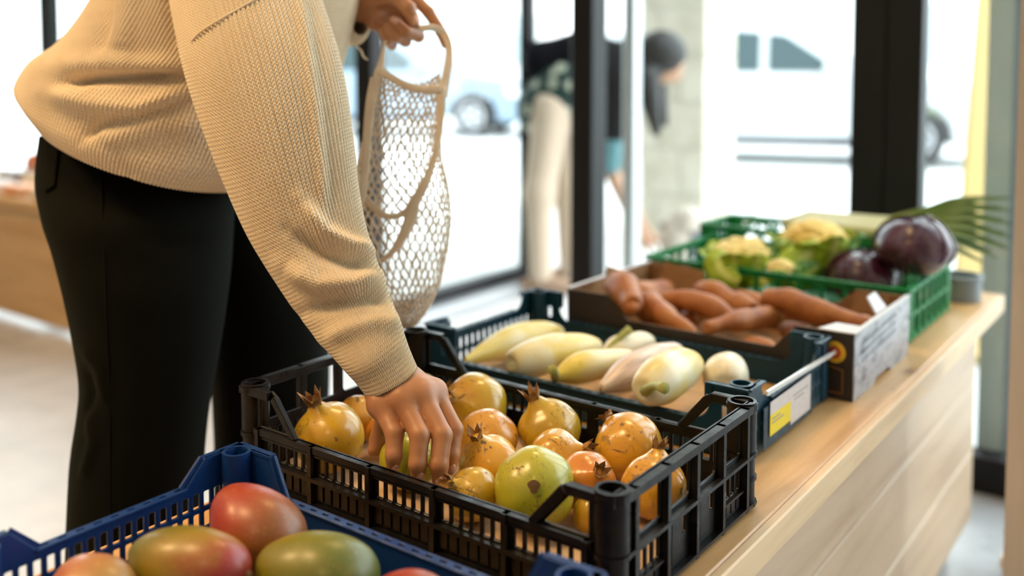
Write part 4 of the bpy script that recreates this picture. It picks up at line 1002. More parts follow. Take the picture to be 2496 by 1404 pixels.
# ---------------------------------------------------------------- trousers
def legrings(spec, d0, k): return [pring((l, y), (r, y2), d + d0, hw) for (y, y2, l, r, d, hw) in spec]
near_leg = [(330, 380, 116, 600, .03, .100), (440, 440, 108, 558, .02, .122), (520, 520, 121, 557, .0, .130), (600, 600, 144, 553, -.01, .124), (680, 680, 160, 548, -.02, .118), (760, 760, 172, 540, -.02, .112), (850, 850, 186, 530, -.02, .106), (930, 930, 196, 520, -.02, .102),
            (1000, 1000, 192, 508, -.02, .098), (1080, 1080, 182, 496, -.02, .098), (1150, 1150, 177, 488, -.02, .098), (1300, 1300, 175, 476, -.02, .10), (1500, 1500, 182, 462, -.02, .10), (1750, 1750, 190, 450, -.02, .10), (1960, 1960, 195, 445, -.02, .10)]
far_leg = [(330, 360, 200, 690, .02, .14), (440, 440, 290, 735, 0, .13), (560, 560, 400, 765, -.01, .125), (680, 680, 480, 785, -.01, .118), (800, 800, 510, 798, 0, .112), (900, 900, 516, 800, 0, .108), (1000, 1000, 518, 792, 0, .105), (1100, 1100, 526, 785, 0, .105), (1300, 1300, 540, 775, 0, .105), (1500, 1500, 550, 765, 0, .105), (1740, 1740, 555, 755, 0, .105)]
lf = [([(190, 900), (215, 960), (200, 1030)], 10, -.006), ([(205, 990), (225, 1080), (195, 1180)], 14, .006), ([(185, 850), (235, 900), (260, 1000)], 16, .006), ([(300, 560), (400, 600), (530, 590)], 20, -.004)]
tro = thing('trousers', None, None, (0, 0, 0)); tro.parent = person; tro['label'] = 'dark olive trousers'
V, F, uv = garment(legrings(near_leg, 1.39, 1)[::-1], 130, 96, 1, 0, lf, wob=.005, seed=11); mk('trouser_leg', V, F, M_trouser, tro, uv=uv)
V, F, uv = garment(legrings(far_leg, 1.60, 1)[::-1], 110, 84, 1, 0, [], wob=.005, seed=12); mk('trouser_leg', V, F, M_trouser, tro, uv=uv)
# surface sampling on the near leg: pocket and side seam lie on the cloth
LEG = [o for o in tro.children if o.name.startswith('trouser_leg')][0]
from mathutils.bvhtree import BVHTree
off = origin(LEG); LV = [Vector(np.array(v.co) + off) for v in LEG.data.vertices]; BV = BVHTree.FromPolygons(LV, [list(p.vertices) for p in LEG.data.polygons])
def hit(bv, u, v):
    d = Vector(ray(u, v)); d.normalize(); h = bv.ray_cast(Vector(CAM), d); return None if h[0] is None else np.array(h[0])
sp_ = [hit(BV, u, v) for u, v in [(248, 425), (250, 520), (254, 620), (258, 720), (262, 820), (266, 920), (268, 1020), (268, 1120), (268, 1220), (268, 1320)]]
sp_ = [p - FWD * .0005 for p in sp_ if p is not None]
V, F, _ = tube(sp_, [.0011] * len(sp_), 40, 6); mk('side_seam', V, F, M_trouser, tro)
def patch(poly, name, lift=.0025):
    (x0, y0), (x1, y1) = np.min(poly, 0), np.max(poly, 0); g = []
    top = [(123, 296), (152, 326)]; nn = 14; mm = 20; VV = []
    for i in range(mm):
        t_ = i / (mm - 1); l = poly[0][0] + (poly[3][0] - poly[0][0]) * t_, poly[0][1] + (poly[3][1] - poly[0][1]) * t_; r = poly[1][0] + (poly[2][0] - poly[1][0]) * t_, poly[1][1] + (poly[2][1] - poly[1][1]) * t_
        for j in range(nn):
            s_ = j / (nn - 1); h_ = hit(BV, l[0] + (r[0] - l[0]) * s_, l[1] + (r[1] - l[1]) * s_)
            VV.append(h_)
    good = [k for k in VV if k is not None]
    for k in range(len(VV)):
        if VV[k] is None: VV[k] = good[int(np.argmin([abs(k - q) for q in range(len(good))]))]
    VV = np.array(VV) - FWD * lift - RIGHT * lift
    FF = [[a * nn + b, a * nn + b + 1, (a + 1) * nn + b + 1, (a + 1) * nn + b] for a in range(mm - 1) for b in range(nn - 1)]
    return solid(mk(name, VV, FF, M_trouser, tro), .003)
patch([(119, 330), (151, 350), (140, 452), (116, 468)], 'back_pocket')
# waist block joining both legs under the sweater
w0 = thing('waist', None, None, (0, 0, 0)); bpy.data.objects.remove(w0)
wr = [pring((128, 470), (640, 480), 1.48, .13), pring((125, 380), (660, 420), 1.48, .14), pring((160, 250), (680, 300), 1.47, .14), pring((230, 120), (700, 180), 1.47, .13)]
V, F, uv = garment(wr, 30, 60, 1, 0, [], lip=False); mk('waist', V, F, M_trouser, tro, uv=uv)
M_shoe = mat('black_shoe', (.012, .012, .012), .5)
for a in (P(320, 1960, 1.37), P(655, 1740, 1.60)):
    a = np.array([a[0], a[1], 0]); dr = RIGHT
    V, F, _ = tube([a - dr * .09 + UP * .045, a - dr * .05 + UP * .055, a + dr * .02 + UP * .05, a + dr * .10 + UP * .035, a + dr * .16 + UP * .028], [.02, .042, .042, .036, .012], 20, 16, squash=(1, 1)); V[:, 2] = np.clip(V[:, 2], .006, None); s = mk('shoe', V, F, M_shoe, person)
    V, F, _ = tube([a - dr * .10 + UP * .008, a - dr * .05 + UP * .008, a + dr * .10 + UP * .008, a + dr * .165 + UP * .008], [.015, .046, .042, .012], 14, 16); V[:, 2] = np.where(V[:, 2] > .008, .016, .001); mk('sole', V, F, M_shoe, s)
# sleeve seam on the near shoulder
off = origin(sleeve)
def bvh_of(o): of = origin(o); return BVHTree.FromPolygons([Vector(np.array(v.co) + of) for v in o.data.vertices], [list(p.vertices) for p in o.data.polygons])
BS = bvh_of(sleeve)
q_ = [hit(BS, u, v) for u, v in [(468, 100), (490, 78), (530, 52), (575, 26), (620, 0), (660, -25)]]; q_ = [p - FWD * .002 for p in q_ if p is not None]
V, F, _ = tube(q_, [.0013] * len(q_), 40, 8); mk('shoulder_seam', V, F, M_knit, sleeve)

# ---------------------------------------------------------------- hands: one smooth skin surface each
def finger(pts, rad): return [(np.array(P(*pts[i])), np.array(P(*pts[i + 1])), rad[i], rad[i + 1]) for i in range(len(pts) - 1)]
def hand_mesh(groups, palm, k_f, k_p, lo_pad, h, wrinkle=()):
    cones = [c for g in groups for c in g] + palm
    pts = np.array([c[0] for c in cones] + [c[1] for c in cones]); lo = pts.min(0) - lo_pad; hi = pts.max(0) + lo_pad
    def fn(Q):
        dp = None
        for c in palm:
            d = d_cone(Q, *c); dp = d if dp is None else smin(dp, d, k_p)
        out = dp; fg = None
        for g in groups:
            df = None
            for c in g:
                d = d_cone(Q, *c); df = d if df is None else smin(df, d, .003)
            fg = df if fg is None else smin(fg, df, .0012)
        out = smin(out, fg, k_f)
        for c_, r_, a_ in wrinkle: out = out + a_ * np.exp(-(np.linalg.norm(Q - c_, axis=-1) / r_) ** 2)
        return out
    return nets(fn, lo, hi, h)
# near (right) hand closing on a pomegranate: little, ring, middle, index from left to right
D = 1.045
f1 = [(928, 985, 1.056), (962, 1056, 1.030), (960, 1110, 1.020), (958, 1135, 1.022)]
f2 = [(980, 972, 1.052), (1023, 1061, 1.022), (1018, 1130, 1.012), (1019, 1156, 1.014)]
f3 = [(1026, 962, 1.058), (1078, 1061, 1.028), (1070, 1134, 1.014), (1071, 1168, 1.015)]
f4 = [(1058, 955, 1.074), (1108, 1048, 1.052), (1101, 1108, 1.040), (1097, 1138, 1.040)]
th = [(955, 985, 1.101), (936, 1030, 1.116), (924, 1070, 1.116), (914, 1096, 1.111)]
G = [finger(f1, [.0116, .0099, .0089, .0074]), finger(f2, [.0124, .0106, .0094, .0078]), finger(f3, [.0124, .0108, .0098, .0082]), finger(f4, [.0110, .0096, .0085, .0072]), finger(th, [.0150, .0115, .0105, .0085])]
pp = lambda *a: np.array(P(*a))
W0 = pp(900, 820, 1.086); W1 = pp(952, 930, 1.082)
palm = [(W0, W1, .0210, .0205), (W1, pp(990, 930, 1.084), .0205, .019), (pp(925, 955, 1.078), W1, .016, .019)] + [(W1, pp(*f[0]), .0185, r_) for f, r_ in ((f1, .0130), (f2, .0136), (f3, .0136), (f4, .0124))] + [(pp(*f1[0]), pp(*f2[0]), .0105, .0108), (pp(*f2[0]), pp(*f3[0]), .0108, .0108), (pp(*f3[0]), pp(*f4[0]), .0108, .0100), (W1, pp(*th[0]), .018, .015)]
wr_ = []
for f in (f1, f2, f3, f4):
    a = pp(*f[1]); 
    for off_ in (-.004, .0, .004): wr_.append((a - FWD * .0105 + RIGHT * .002 + UP * off_, .0022, .0004))
    b = pp(*f[2])
    for off_ in (-.002, .002): wr_.append((b - FWD * .0092 + UP * off_, .0022, .0004))
V1, F1 = hand_mesh(G, palm, .008, .014, .035, .0014, wr_)
# far (left) hand pinching the bag strap
g1 = [(930, 62, 1.475), (965, 100, 1.462), (946, 112, 1.442), (931, 80, 1.428)]
h_idx = [(992, -22, 1.47), (1045, 30, 1.455), (1075, 78, 1.445), (1086, 108, 1.442)]
h_mid = [(985, 8, 1.475), (1020, 88, 1.460), (990, 78, 1.432), (960, 50, 1.424)]
h_rin = [(965, 28, 1.478), (988, 100, 1.462), (965, 88, 1.434), (945, 66, 1.428)]
h_pin = [(945, 45, 1.480), (955, 108, 1.464), (944, 98, 1.440), (932, 78, 1.432)]
h_thu = [(935, -8, 1.438), (968, -6, 1.420), (995, 20, 1.412), (1010, 50, 1.414)]
G2 = [finger(h_idx, [.0100, .0092, .0082, .0068]), finger(h_mid, [.0100, .0094, .0085, .0074]), finger(h_rin, [.0098, .0090, .0082, .0070]), finger(h_pin, [.0090, .0082, .0074, .0064]), finger(h_thu, [.0140, .0118, .0110, .0088])]
U0 = pp(800, -30, 1.51); U1 = pp(885, 10, 1.475)
palm2 = [(U0, U1, .0270, .0250)] + [(U1, pp(*f[0]), .0220, .0125) for f in (h_idx, h_mid, h_rin, h_pin)] + [(U1, pp(*h_thu[0]), .020, .015), (pp(915, 50, 1.46), pp(940, 60, 1.462), .016, .014), (pp(*h_idx[0]), pp(*h_mid[0]), .012, .012), (pp(*h_mid[0]), pp(*h_rin[0]), .012, .012), (pp(*h_rin[0]), pp(*h_pin[0]), .012, .011)]
V2, F2 = hand_mesh(G2, palm2, .0035, .010, .03, .0014)
# rest of the body at a coarser step (hidden by clothes apart from the head above the picture)
hipL, hipR = P(360, 420, 1.40), P(420, 420, 1.58); chest = P(640, -60, 1.46); neckb = P(720, -290, 1.45); headc = P(800, -470, 1.44)
shR, shL = P(600, -190, 1.30), P(700, -220, 1.56); elR = P(770, 560, 1.14); elL = P(770, -40, 1.53)
face = RIGHT * .8 - UP * .6; face /= np.linalg.norm(face); hup = UP * .8 + RIGHT * .6
hs = np.cross(hup, face)
def bodyfn(Q):
    d = d_cone(Q, (hipL + hipR) / 2, chest, .10, .105); d = smin(d, d_cone(Q, chest, neckb, .09, .05), .05); d = smin(d, d_cone(Q, neckb, neckb * .4 + headc * .6, .052, .05), .03)
    d = smin(d, d_ell(Q, headc, [hup * .115, face * .092, hs * .075]), .02); d = smin(d, d_cone(Q, headc + face * .085 + hup * .01, headc + face * .108 - hup * .022, .008, .013), .012)
    d = smin(d, d_ell(Q, headc - hup * .07 + face * .05, [hup * .045, face * .045, hs * .045]), .03)
    for s_ in (-1, 1):
        d = smin(d, d_ell(Q, headc + hs * s_ * .076 - face * .01, [hup * .03, face * .018, hs * .01]), .006); d = np.maximum(d, -(np.linalg.norm(Q - (headc + face * .098 + hs * s_ * .032 + hup * .012), axis=-1) - .016))
        d = smin(d, np.linalg.norm(Q - (headc + face * .080 + hs * s_ * .032 + hup * .010), axis=-1) - .0125, .002)
    d = smin(d, d_cone(Q, headc + face * .088 - hup * .050 - hs * .02, headc + face * .088 - hup * .050 + hs * .02, .008, .008), .006)
    for s_, e_, w_ in ((shR, elR, W0), (shL, elL, U0)): d = smin(d, d_cone(Q, chest, s_, .08, .055), .04); d = smin(d, d_cone(Q, s_, e_, .042, .030), .02); d = smin(d, d_cone(Q, e_, w_, .030, .024), .02)
    for h_, k_, a_ in ((hipL, P(345, 950, 1.37), P(320, 1900, 1.37)), (hipR, P(655, 950, 1.60), P(655, 1690, 1.60))): d = smin(d, d_cone(Q, h_, k_, .085, .058), .04); d = smin(d, d_cone(Q, k_, a_, .055, .040), .03)
    return d
pb = np.array([hipL, hipR, chest, headc, shR, shL, elR, W0, U0, P(320, 1900, 1.37), P(655, 1690, 1.60)])
V3, F3 = nets(bodyfn, pb.min(0) - .16, pb.max(0) + .16, .012)
VB = np.vstack([V1, V2, V3]); FB = np.vstack([F1, F2 + len(V1), F3 + len(V1) + len(V2)])
body = mk('body', VB, FB, M_skin, person)
sm = body.modifiers.new('smooth', 'CORRECTIVE_SMOOTH'); sm.iterations = 2; sm.use_only_smooth = True
# hair above the picture
def hairfn(Q):
    d = d_ell(Q, headc - face * .018 + hup * .022, [hup * .118, face * .100, hs * .088]); d = smin(d, d_cone(Q, headc - face * .10 + hup * .02, headc - face * .135 - hup * .05, .045, .035), .03)
    return np.maximum(d, ((Q - headc) @ face) - .055 - .3 * np.maximum(((Q - headc) @ hup) - .03, 0))
V, F = nets(hairfn, headc - .25, headc + .25, .008); mk('hair', V, F, M_hair, person)
# nails
def nail(tip, prev, out, w_=.0052, l_=.0075, lift=.0068):
    tip = pp(*tip); prev = pp(*prev); t_ = tip - prev; t_ /= np.linalg.norm(t_); out = np.asarray(out, float); out = out - t_ * (out @ t_); out /= np.linalg.norm(out); s_ = np.cross(t_, out); V = []; nn = 9
    for i in range(nn):
        y = i / (nn - 1); ww = w_ * (1 - .55 * (abs(y - .5) * 2) ** 4)
        for j in range(nn):
            x = (j / (nn - 1) - .5) * 2; V.append(tip + t_ * (y - .45) * l_ * 1.6 + s_ * x * ww + out * (lift - .0032 * x * x - .0016 * (y * 1.1) ** 2))
    F = [[a * nn + b, a * nn + b + 1, (a + 1) * nn + b + 1, (a + 1) * nn + b] for a in range(nn - 1) for b in range(nn - 1)]
    solid(mk('finger_nail', V, F, M_nail, body), .0007)
o_ = -FWD * .80 + RIGHT * .45
nail(f1[3], f1[2], o_, .0050, .0072, .0082); nail(f2[3], f2[2], o_, .0054, .0080, .0086); nail(f3[3], f3[2], -FWD * .85 + RIGHT * .30, .0058, .0086, .0090); nail(f4[3], f4[2], o_, .0050, .0074, .0080)
nail(h_thu[3], h_thu[2], -FWD * .9 + RIGHT * .3 + UP * .1, .0056, .0084, .0096); nail(h_mid[3], h_mid[2], -FWD * .9 + UP * .2, .0046, .0068, .0082)
# ================================================================== string bag
M_cord = mat('natural_cotton_cord', (.72, .60, .46), .9, spec=.1, sheen=.2)
M_band = mat('cotton_band', (.62, .49, .36), .9, spec=.1); n = NT(M_band); n.bump(n.noise(n.coord('Object', rnd=False), 900, 2), .3, .0008); n.color(n.ramp(n.noise(n.coord('Object', rnd=False), 40, 3), [(.3, (.64, .52, .39)), (.7, (.72, .60, .47))]))
BD = 1.40
bag = thing('net_bag', 'natural cotton string bag hanging empty from the raised hand', 'bag', tuple(P(985, 800, BD)))
YV = [(178, 935, 1072, .012), (230, 915, 1076, .014), (300, 898, 1073, .018), (380, 874, 1076, .030), (450, 862, 1092, .045), (520, 862, 1100, .056), (600, 872, 1092, .060), (690, 905, 1073, .054), (750, 940, 1046, .040), (785, 965, 1020, .022), (800, 980, 1002, .008)]
YA = np.array(YV, float)
def bag_pt(th_, t_):
    y = np.interp(t_, np.linspace(0, 1, 200), catmull(YA[:, [0, 0, 0]], 200)[:, 0]); l, r, h_ = (np.interp(y, YA[:, 0], YA[:, k]) for k in (1, 2, 3))
    s = math.cos(th_); sag = 26 * (1 - s * s) * max(0, 1 - t_ * 5)                      # the rim sags between its ends
    return P((l + r) / 2 + (r - l) / 2 * s, y + sag, BD - h_ * math.sin(th_))
q = random.Random(4); NC, NR = 32, 40; node = {}
for j in range(NR + 1):
    for i in range(NC):
        a = 2 * math.pi * (i + .5 * (j % 2) + q.uniform(-.22, .22)) / NC; t_ = (j + (q.uniform(-.25, .25) if 0 < j < NR else 0)) / NR
        node[i, j] = bag_pt(a, min(max(t_, 0), 1))
b = MB()
def cord(a, c, r=.00105):
    t_ = c - a; L = np.linalg.norm(t_)
    if L < 1e-5: return
    t_ = t_ / L; n_ = np.cross(t_, FWD); n_ /= np.linalg.norm(n_) + 1e-9; m_ = np.cross(t_, n_)
    mid = (a + c) / 2 + n_ * q.uniform(-.0012, .0012)
    V = [p + (n_ * x + m_ * y) * r for p in (a, mid, c) for x, y in ((1, 0), (0, 1), (-1, 0), (0, -1))]
    b.add(V, [[k + o_, (k + 1) % 4 + o_, (k + 1) % 4 + 4 + o_, k + 4 + o_] for o_ in (0, 4) for k in range(4)])
for j in range(NR):
    for i in range(NC):
        if j % 2 == 0: nb = ((i, j + 1), ((i - 1) % NC, j + 1))
        else: nb = ((i, j + 1), ((i + 1) % NC, j + 1))
        for k in nb: cord(node[i, j], node[k])
net = b.build('netting', M_cord, bag, True); net['kind'] = 'stuff'
def band(name, pts, width, parent=bag, d=BD, twist=0):
    path = catmull([P(*p) for p in pts], 40); w_ = np.interp(np.linspace(0, 1, 40), np.linspace(0, 1, len(width)), width); t_ = np.gradient(path, axis=0); t_ /= np.linalg.norm(t_, axis=1)[:, None]; V = []
    for i in range(40):
        s_ = np.cross(t_[i], FWD + RIGHT * .2 * math.sin(i * .12)); s_ /= np.linalg.norm(s_)
        for x in (-1, -.5, 0, .5, 1): V.append(path[i] + s_ * x * w_[i] / 2 - FWD * .0012 * (1 - x * x))
    F = [[i * 5 + j, i * 5 + j + 1, (i + 1) * 5 + j + 1, (i + 1) * 5 + j] for i in range(39) for j in range(4)]
    return solid(mk(name, V, F, M_band, parent), .0022)
mm = BD / FPX
band('handle', [(1022, 70, 1.412), (1036, 68, 1.410), (1058, 68, 1.415), (1082, 82, 1.422), (1094, 112, 1.412), (1094, 150, 1.40), (1086, 195, 1.39), (1078, 235, 1.385)], [14 * mm, 15 * mm, 17 * mm, 18 * mm, 17 * mm, 18 * mm, 21 * mm, 24 * mm])
band('handle', [(938, 100, 1.425), (934, 125, 1.41), (930, 150, 1.40), (922, 185, 1.395), (912, 230, 1.39)], [9 * mm, 10 * mm, 14 * mm, 24 * mm, 28 * mm])
band('rim_band', [(922, 172, 1.388), (955, 190, 1.382), (990, 208, 1.378), (1030, 218, 1.378), (1076, 216, 1.382)], [18 * mm, 17 * mm, 17 * mm, 18 * mm, 20 * mm])
band('rim_band', [(932, 168, 1.412), (960, 196, 1.416), (1000, 216, 1.416), (1040, 222, 1.412), (1072, 214, 1.41)], [12 * mm] * 5)
band('side_band', [(916, 190, 1.385), (904, 250, 1.383), (896, 330, 1.375), (892, 400, 1.365), (884, 470, 1.355), (872, 520, 1.35)], [26 * mm, 24 * mm, 22 * mm, 20 * mm, 20 * mm, 16 * mm])
band('side_band', [(1077, 210, 1.385), (1074, 280, 1.380), (1068, 340, 1.370), (1056, 395, 1.358), (1036, 450, 1.345), (1012, 492, 1.340), (1002, 530, 1.337), (982, 575, 1.336), (955, 615, 1.338), (930, 636, 1.34)], [22 * mm, 19 * mm, 13 * mm, 15 * mm, 19 * mm, 24 * mm, 30 * mm, 22 * mm, 12 * mm, 11 * mm])
band('rim_band', [(885, 478, 1.36), (910, 505, 1.350), (938, 524, 1.345), (968, 526, 1.342), (1000, 508, 1.34)], [22 * mm, 18 * mm, 13 * mm, 12 * mm, 14 * mm])
# ================================================================== left counter with packets
M_cnt = wood('warm_counter_wood', (.66, .42, .20), (.52, .30, .12), 0, .6, .5, False)
k0 = onz(0, 770, 0); YC = 1.96
cnt = thing('wood_counter', 'warm wooden counter with packets along the left window', 'counter', (-4.6, YC + .3, 0))
bevel(MB().box(-6.3, -3.05, YC, YC + .56, .47, .51).build('counter_top', M_cnt, cnt), .004)
for a in range(3): bevel(MB().box(-6.3, -3.07, YC + .015, YC + .035, .02 + a * .15, .167 + a * .15).build('plank', M_cnt, cnt), .002)
bevel(MB().box(-3.09, -3.07, YC + .035, YC + .54, .02, .47).build('end_panel', M_cnt, cnt), .002)
def packet(x, y, z, sx, sy, sz, col, label, kind, rot=0.0):
    m = mat('packet_' + kind, col, .45); n = NT(m); n.color(n.ramp(n.noise(n.coord('Object'), 22, 2), [(.40, col), (.60, tuple(min(1, c * .6 + .32) for c in col))]))
    t = thing('packet', label, 'packet', (x, y, z), 'packets on the left counter'); c, s = math.cos(rot), math.sin(rot)
    V, F, _ = tube([[0, -sy / 2, 0], [0, -sy * .42, 0], [0, -sy * .2, 0], [0, sy * .2, 0], [0, sy * .42, 0], [0, sy / 2, 0]], [.3, .8, 1, 1, .8, .3], 16, 16)
    V[:, 0] *= sx / 2; V[:, 2] = np.sign(V[:, 2]) * np.abs(V[:, 2]) ** .7 * sz / 2
    V = np.c_[V[:, 0] * c - V[:, 1] * s + x, V[:, 0] * s + V[:, 1] * c + y, V[:, 2] + z + sz / 2]; mk('bag_body', V, F, m, t)
    e = [np.array([x - s * d_ * sy / 2, y + c * d_ * sy / 2, z + sz / 2]) for d_ in (-1, 1)]
    for p in e: MB().bar(p - np.array([c, s, 0]) * sx * .32, p + np.array([c, s, 0]) * sx * .32, .012, .002).build('sealed_end', m, t)
packs = [((.80, .50, .42), 'salmon pink'), ((.78, .72, .70), 'off white'), ((.85, .36, .10), 'orange'), ((.62, .66, .48), 'pale green'), ((.12, .11, .14), 'charcoal'), ((.80, .60, .30), 'straw yellow'), ((.82, .66, .58), 'peach'), ((.55, .50, .62), 'lilac grey'), ((.80, .22, .08), 'red orange'), ((.84, .80, .76), 'cream white'), ((.72, .52, .36), 'tan'), ((.66, .30, .24), 'brick red')]
i = 0
for row, (yy, zz) in enumerate(((YC + .10, .51), (YC + .27, .51), (YC + .43, .51))):
    for k in range(4):
        col, nm = packs[i]; xx = -4.55 + k * .225 + .05 * (row % 2)
        packet(xx, yy, zz, .175, .125, .045 + .02 * row + (.05 if (row == 2) else 0), col, nm + ' packet on the left counter, ' + ['front row', 'middle row', 'back row'][row] + ', ' + ['leftmost', 'second from left', 'third from left', 'rightmost'][k], nm.replace(' ', '_'), .2 * ((i % 3) - 1)); i += 1

# ================================================================== the street
M_white = mat('white_car_paint', (.50, .52, .53), .3, coat=.3); M_bluecar = mat('blue_grey_car_paint', (.20, .27, .34), .25, coat=.6)
M_carglass = mat('dark_car_glass', (.03, .055, .06), .12, spec=.25); M_tyre = mat('tyre_rubber', (.02, .02, .022), .8); M_hub = mat('alloy_wheel', (.45, .46, .48), .3, .8); M_trimb = mat('black_trim', (.03, .03, .035), .5)
M_lamp = mat('lamp_lens', (.8, .82, .85), .1); M_red = mat('red_lens', (.5, .02, .02), .2)
def car(fw, rw, paint, label, H=1.52):
    """front and rear wheel contact points on the near side"""
    fw = np.array([fw[0], fw[1], 0]); rw = np.array([rw[0], rw[1], 0]); ex = fw - rw; WB = np.linalg.norm(ex); ex /= WB; ey = np.cross(UP, ex)       # ey points to the car's left
    if ey @ (fw - CAM * [1, 1, 0]) < 0: ey = -ey
    o = rw; root = thing('car', label, 'car', tuple((fw + rw) / 2 + ey * .8))
    g = lambda V: o + V[:, :1] * ex + V[:, 1:2] * ey + V[:, 2:3] * UP
    def ext(nm, outl, holes, y0, y1, m, par=root, taper=0.0, bev=.03):
        V, F = panel(outl, holes, y1 - y0, bev); V = V.copy(); W = np.c_[V[:, 0], V[:, 2] + (y0 + y1) / 2, V[:, 1]]
        if taper: W[:, 1] = np.where(W[:, 1] < (y0 + y1) / 2, W[:, 1] + taper * np.clip((W[:, 2] - .92) / (H - .92), 0, 1), W[:, 1] - taper * np.clip((W[:, 2] - .92) / (H - .92), 0, 1))
        return flat(mk(nm, g(W), F, m, par, True), 40)
    WDT = 1.76; arch = lambda cx: [(cx + .37 * math.cos(math.radians(a)), .31 + .37 * math.sin(math.radians(a))) for a in range(-12, 193, 15)]
    low = [(-.82, .30), (-.80, .24)] + arch(0)[::-1][0:] + arch(WB)[::-1] + [(WB + .80, .24), (WB + .86, .40), (WB + .84, .66), (WB + .70, .82), (WB - .20, .97), (.2, .98), (-.70, .97), (-.86, .75)]
    bd = ext('body', low, [], 0, WDT, paint)
    cab = [(-.66, .95), (-.45, H - .10), (-.10, H - .01), (1.0, H), (1.55, H - .06), (2.42, .96)]
    cbn = ext('cabin', cab, [], .03, WDT - .03, paint, taper=.20)
    for nm, q in (('rear_window', [(-.40, 1.00), (-.26, H - .15), (.10, H - .09), (.42, H - .075), (.42, 1.00)]), ('door_window', [(.50, 1.00), (.50, H - .075), (1.02, H - .075), (1.28, H - .10), (1.28, 1.0)]), ('front_window', [(1.36, 1.0), (1.36, H - .11), (1.54, H - .13), (2.12, 1.0)])):
        for y0, y1 in ((.02, .10), (WDT - .10, WDT - .02)):
            V, F = panel(q, [], .02, .004); W = np.c_[V[:, 0], V[:, 2] + (y0 + y1) / 2, V[:, 1]]; sg = 1 if y0 < .5 else -1
            W[:, 1] = (0.022 if sg > 0 else WDT - .022) + sg * (.20 * np.clip((W[:, 2] - .92) / (H - .92), 0, 1)) - sg * .004 + (W[:, 1] - (y0 + y1) / 2); mk(nm, g(W), F, M_carglass, cbn, False)
    V = np.array([[2.34, .20, 1.0], [2.34, WDT - .20, 1.0], [1.60, WDT - .30, H - .09], [1.60, .30, H - .09]]) + [.045, 0, .02]; solid(mk('windscreen', g(V), [[0, 1, 2, 3]], M_carglass, cbn, False), .01)
    ext('sill', [(.42, .20), (WB - .42, .20), (WB - .42, .30), (.42, .30)], [], -.01, .03, M_trimb, bd, bev=.006)
    ext('front_bumper', [(WB + .48, .22), (WB + .88, .24), (WB + .90, .42), (WB + .48, .44)], [], .02, WDT - .02, paint, bd); ext('headlight', [(WB + .55, .62), (WB + .82, .60), (WB + .80, .72), (WB + .50, .76)], [], -.008, .2, M_lamp, bd, bev=.005); ext('tail_light', [(-.86, .70), (-.74, .70), (-.66, .92), (-.80, .92)], [], -.008, .2, M_red, bd, bev=.005)
    ext('mirror', [(1.92, .98), (2.10, .98), (2.10, 1.10), (1.95, 1.10)], [], -.14, .02, paint, bd, bev=.02)
    for x in (.62, 1.50): ext('door_handle', [(x, .84), (x + .18, .84), (x + .18, .87), (x, .87)], [], -.015, .01, paint, bd, bev=.006)
    for cx in (0, WB):
        for y0 in (-.005, WDT - .20):
            t_ = ext('wheel', circ(cx, .31, .31, 28), [], y0, y0 + .21, M_tyre, root, bev=.03); s_ = -.012 if y0 < .5 else .20
            hb = ext('hub', circ(cx, .31, .20, 20), [[(cx + r_ * math.cos(a), .31 + r_ * math.sin(a)) for r_, a in ((.08, .628 * 2 * k + .2), (.17, .628 * 2 * k + .12), (.17, .628 * 2 * k + 1.0), (.08, .628 * 2 * k + .92))] for k in range(5)], y0 + s_, y0 + s_ + .02, M_hub, t_, bev=.003)
    return root
car(onz(2226, 411, 0), onz(1560, 392, 0), M_white, 'white car parked on the street beyond the dark double post')
car(onz(1150, 335, 0), onz(720, 327, 0), M_bluecar, 'blue grey car parked farther off behind the string bag', 1.5)

# stone pillar of the porch
M_stone = mat('pale_stone', (.60, .57, .48), .9); n = NT(M_stone); n.color(n.ramp(n.noise(n.coord('Object'), 6, 5), [(.3, (.50, .45, .35)), (.7, (.66, .61, .51))])); n.bump(n.noise(n.coord('Object'), 30, 4), .3, .01)
M_mortar = mat('pale_mortar', (.56, .55, .50), .95)
pc = P(1678, 162, 6.0); pil = thing('stone_pillar', 'pale stone pillar of stacked blocks outside behind the bending person', 'pillar', (pc[0], pc[1], 0))
ex_ = RIGHT * .45; HW = .215
MB().box(pc[0] - HW + .01, pc[0] + HW - .01, pc[1] - HW + .01, pc[1] + HW - .01, 0, 3.4).build('core', M_mortar, pil)
for k in range(12):
    z0 = .004 + k * .28
    if k % 2: parts_ = [(-HW, .05), (.058, HW)]
    else: parts_ = [(-HW, -.10), (-.092, HW)]
    for a, c in parts_: bevel(MB().box(pc[0] + a, pc[0] + c, pc[1] - HW, pc[1] + HW, z0, z0 + .272).build('block', M_stone, pil), .008, 2)
# yellow board leaning outside at the right, grass verge, pale buildings
M_ysign = mat('yellow_board', (.72, .52, .20), .6)
y0 = P(2372, 400, 3.6); ys = thing('leaning_board', 'yellow timber board leaning outside the right hand window', 'board', (y0[0], y0[1], 0))
a = P(2352, 700, 3.5); c = P(2412, 160, 3.7); a[2] = 0.0
V, F = panel([(-.05, 0), (.05, 0), (.05, 1.55), (-.05, 1.55)], [], .03, .003); u_ = np.array([c[0] - a[0], c[1] - a[1], 1.3]); u_ /= np.linalg.norm(u_); mk('board', place(V, a + UP * .03, np.cross(u_, FWD) / np.linalg.norm(np.cross(u_, FWD)), u_), F, M_ysign, ys, False)
bevel(MB().box(a[0] - .09, a[0] + .09, a[1] - .05, a[1] + .05, -.004, .03).build('foot', M_ysign, ys), .003)
M_bld = mat('white_render', (.80, .80, .79), .9); M_pane = mat('pale_far_window', (.40, .48, .50), .2)
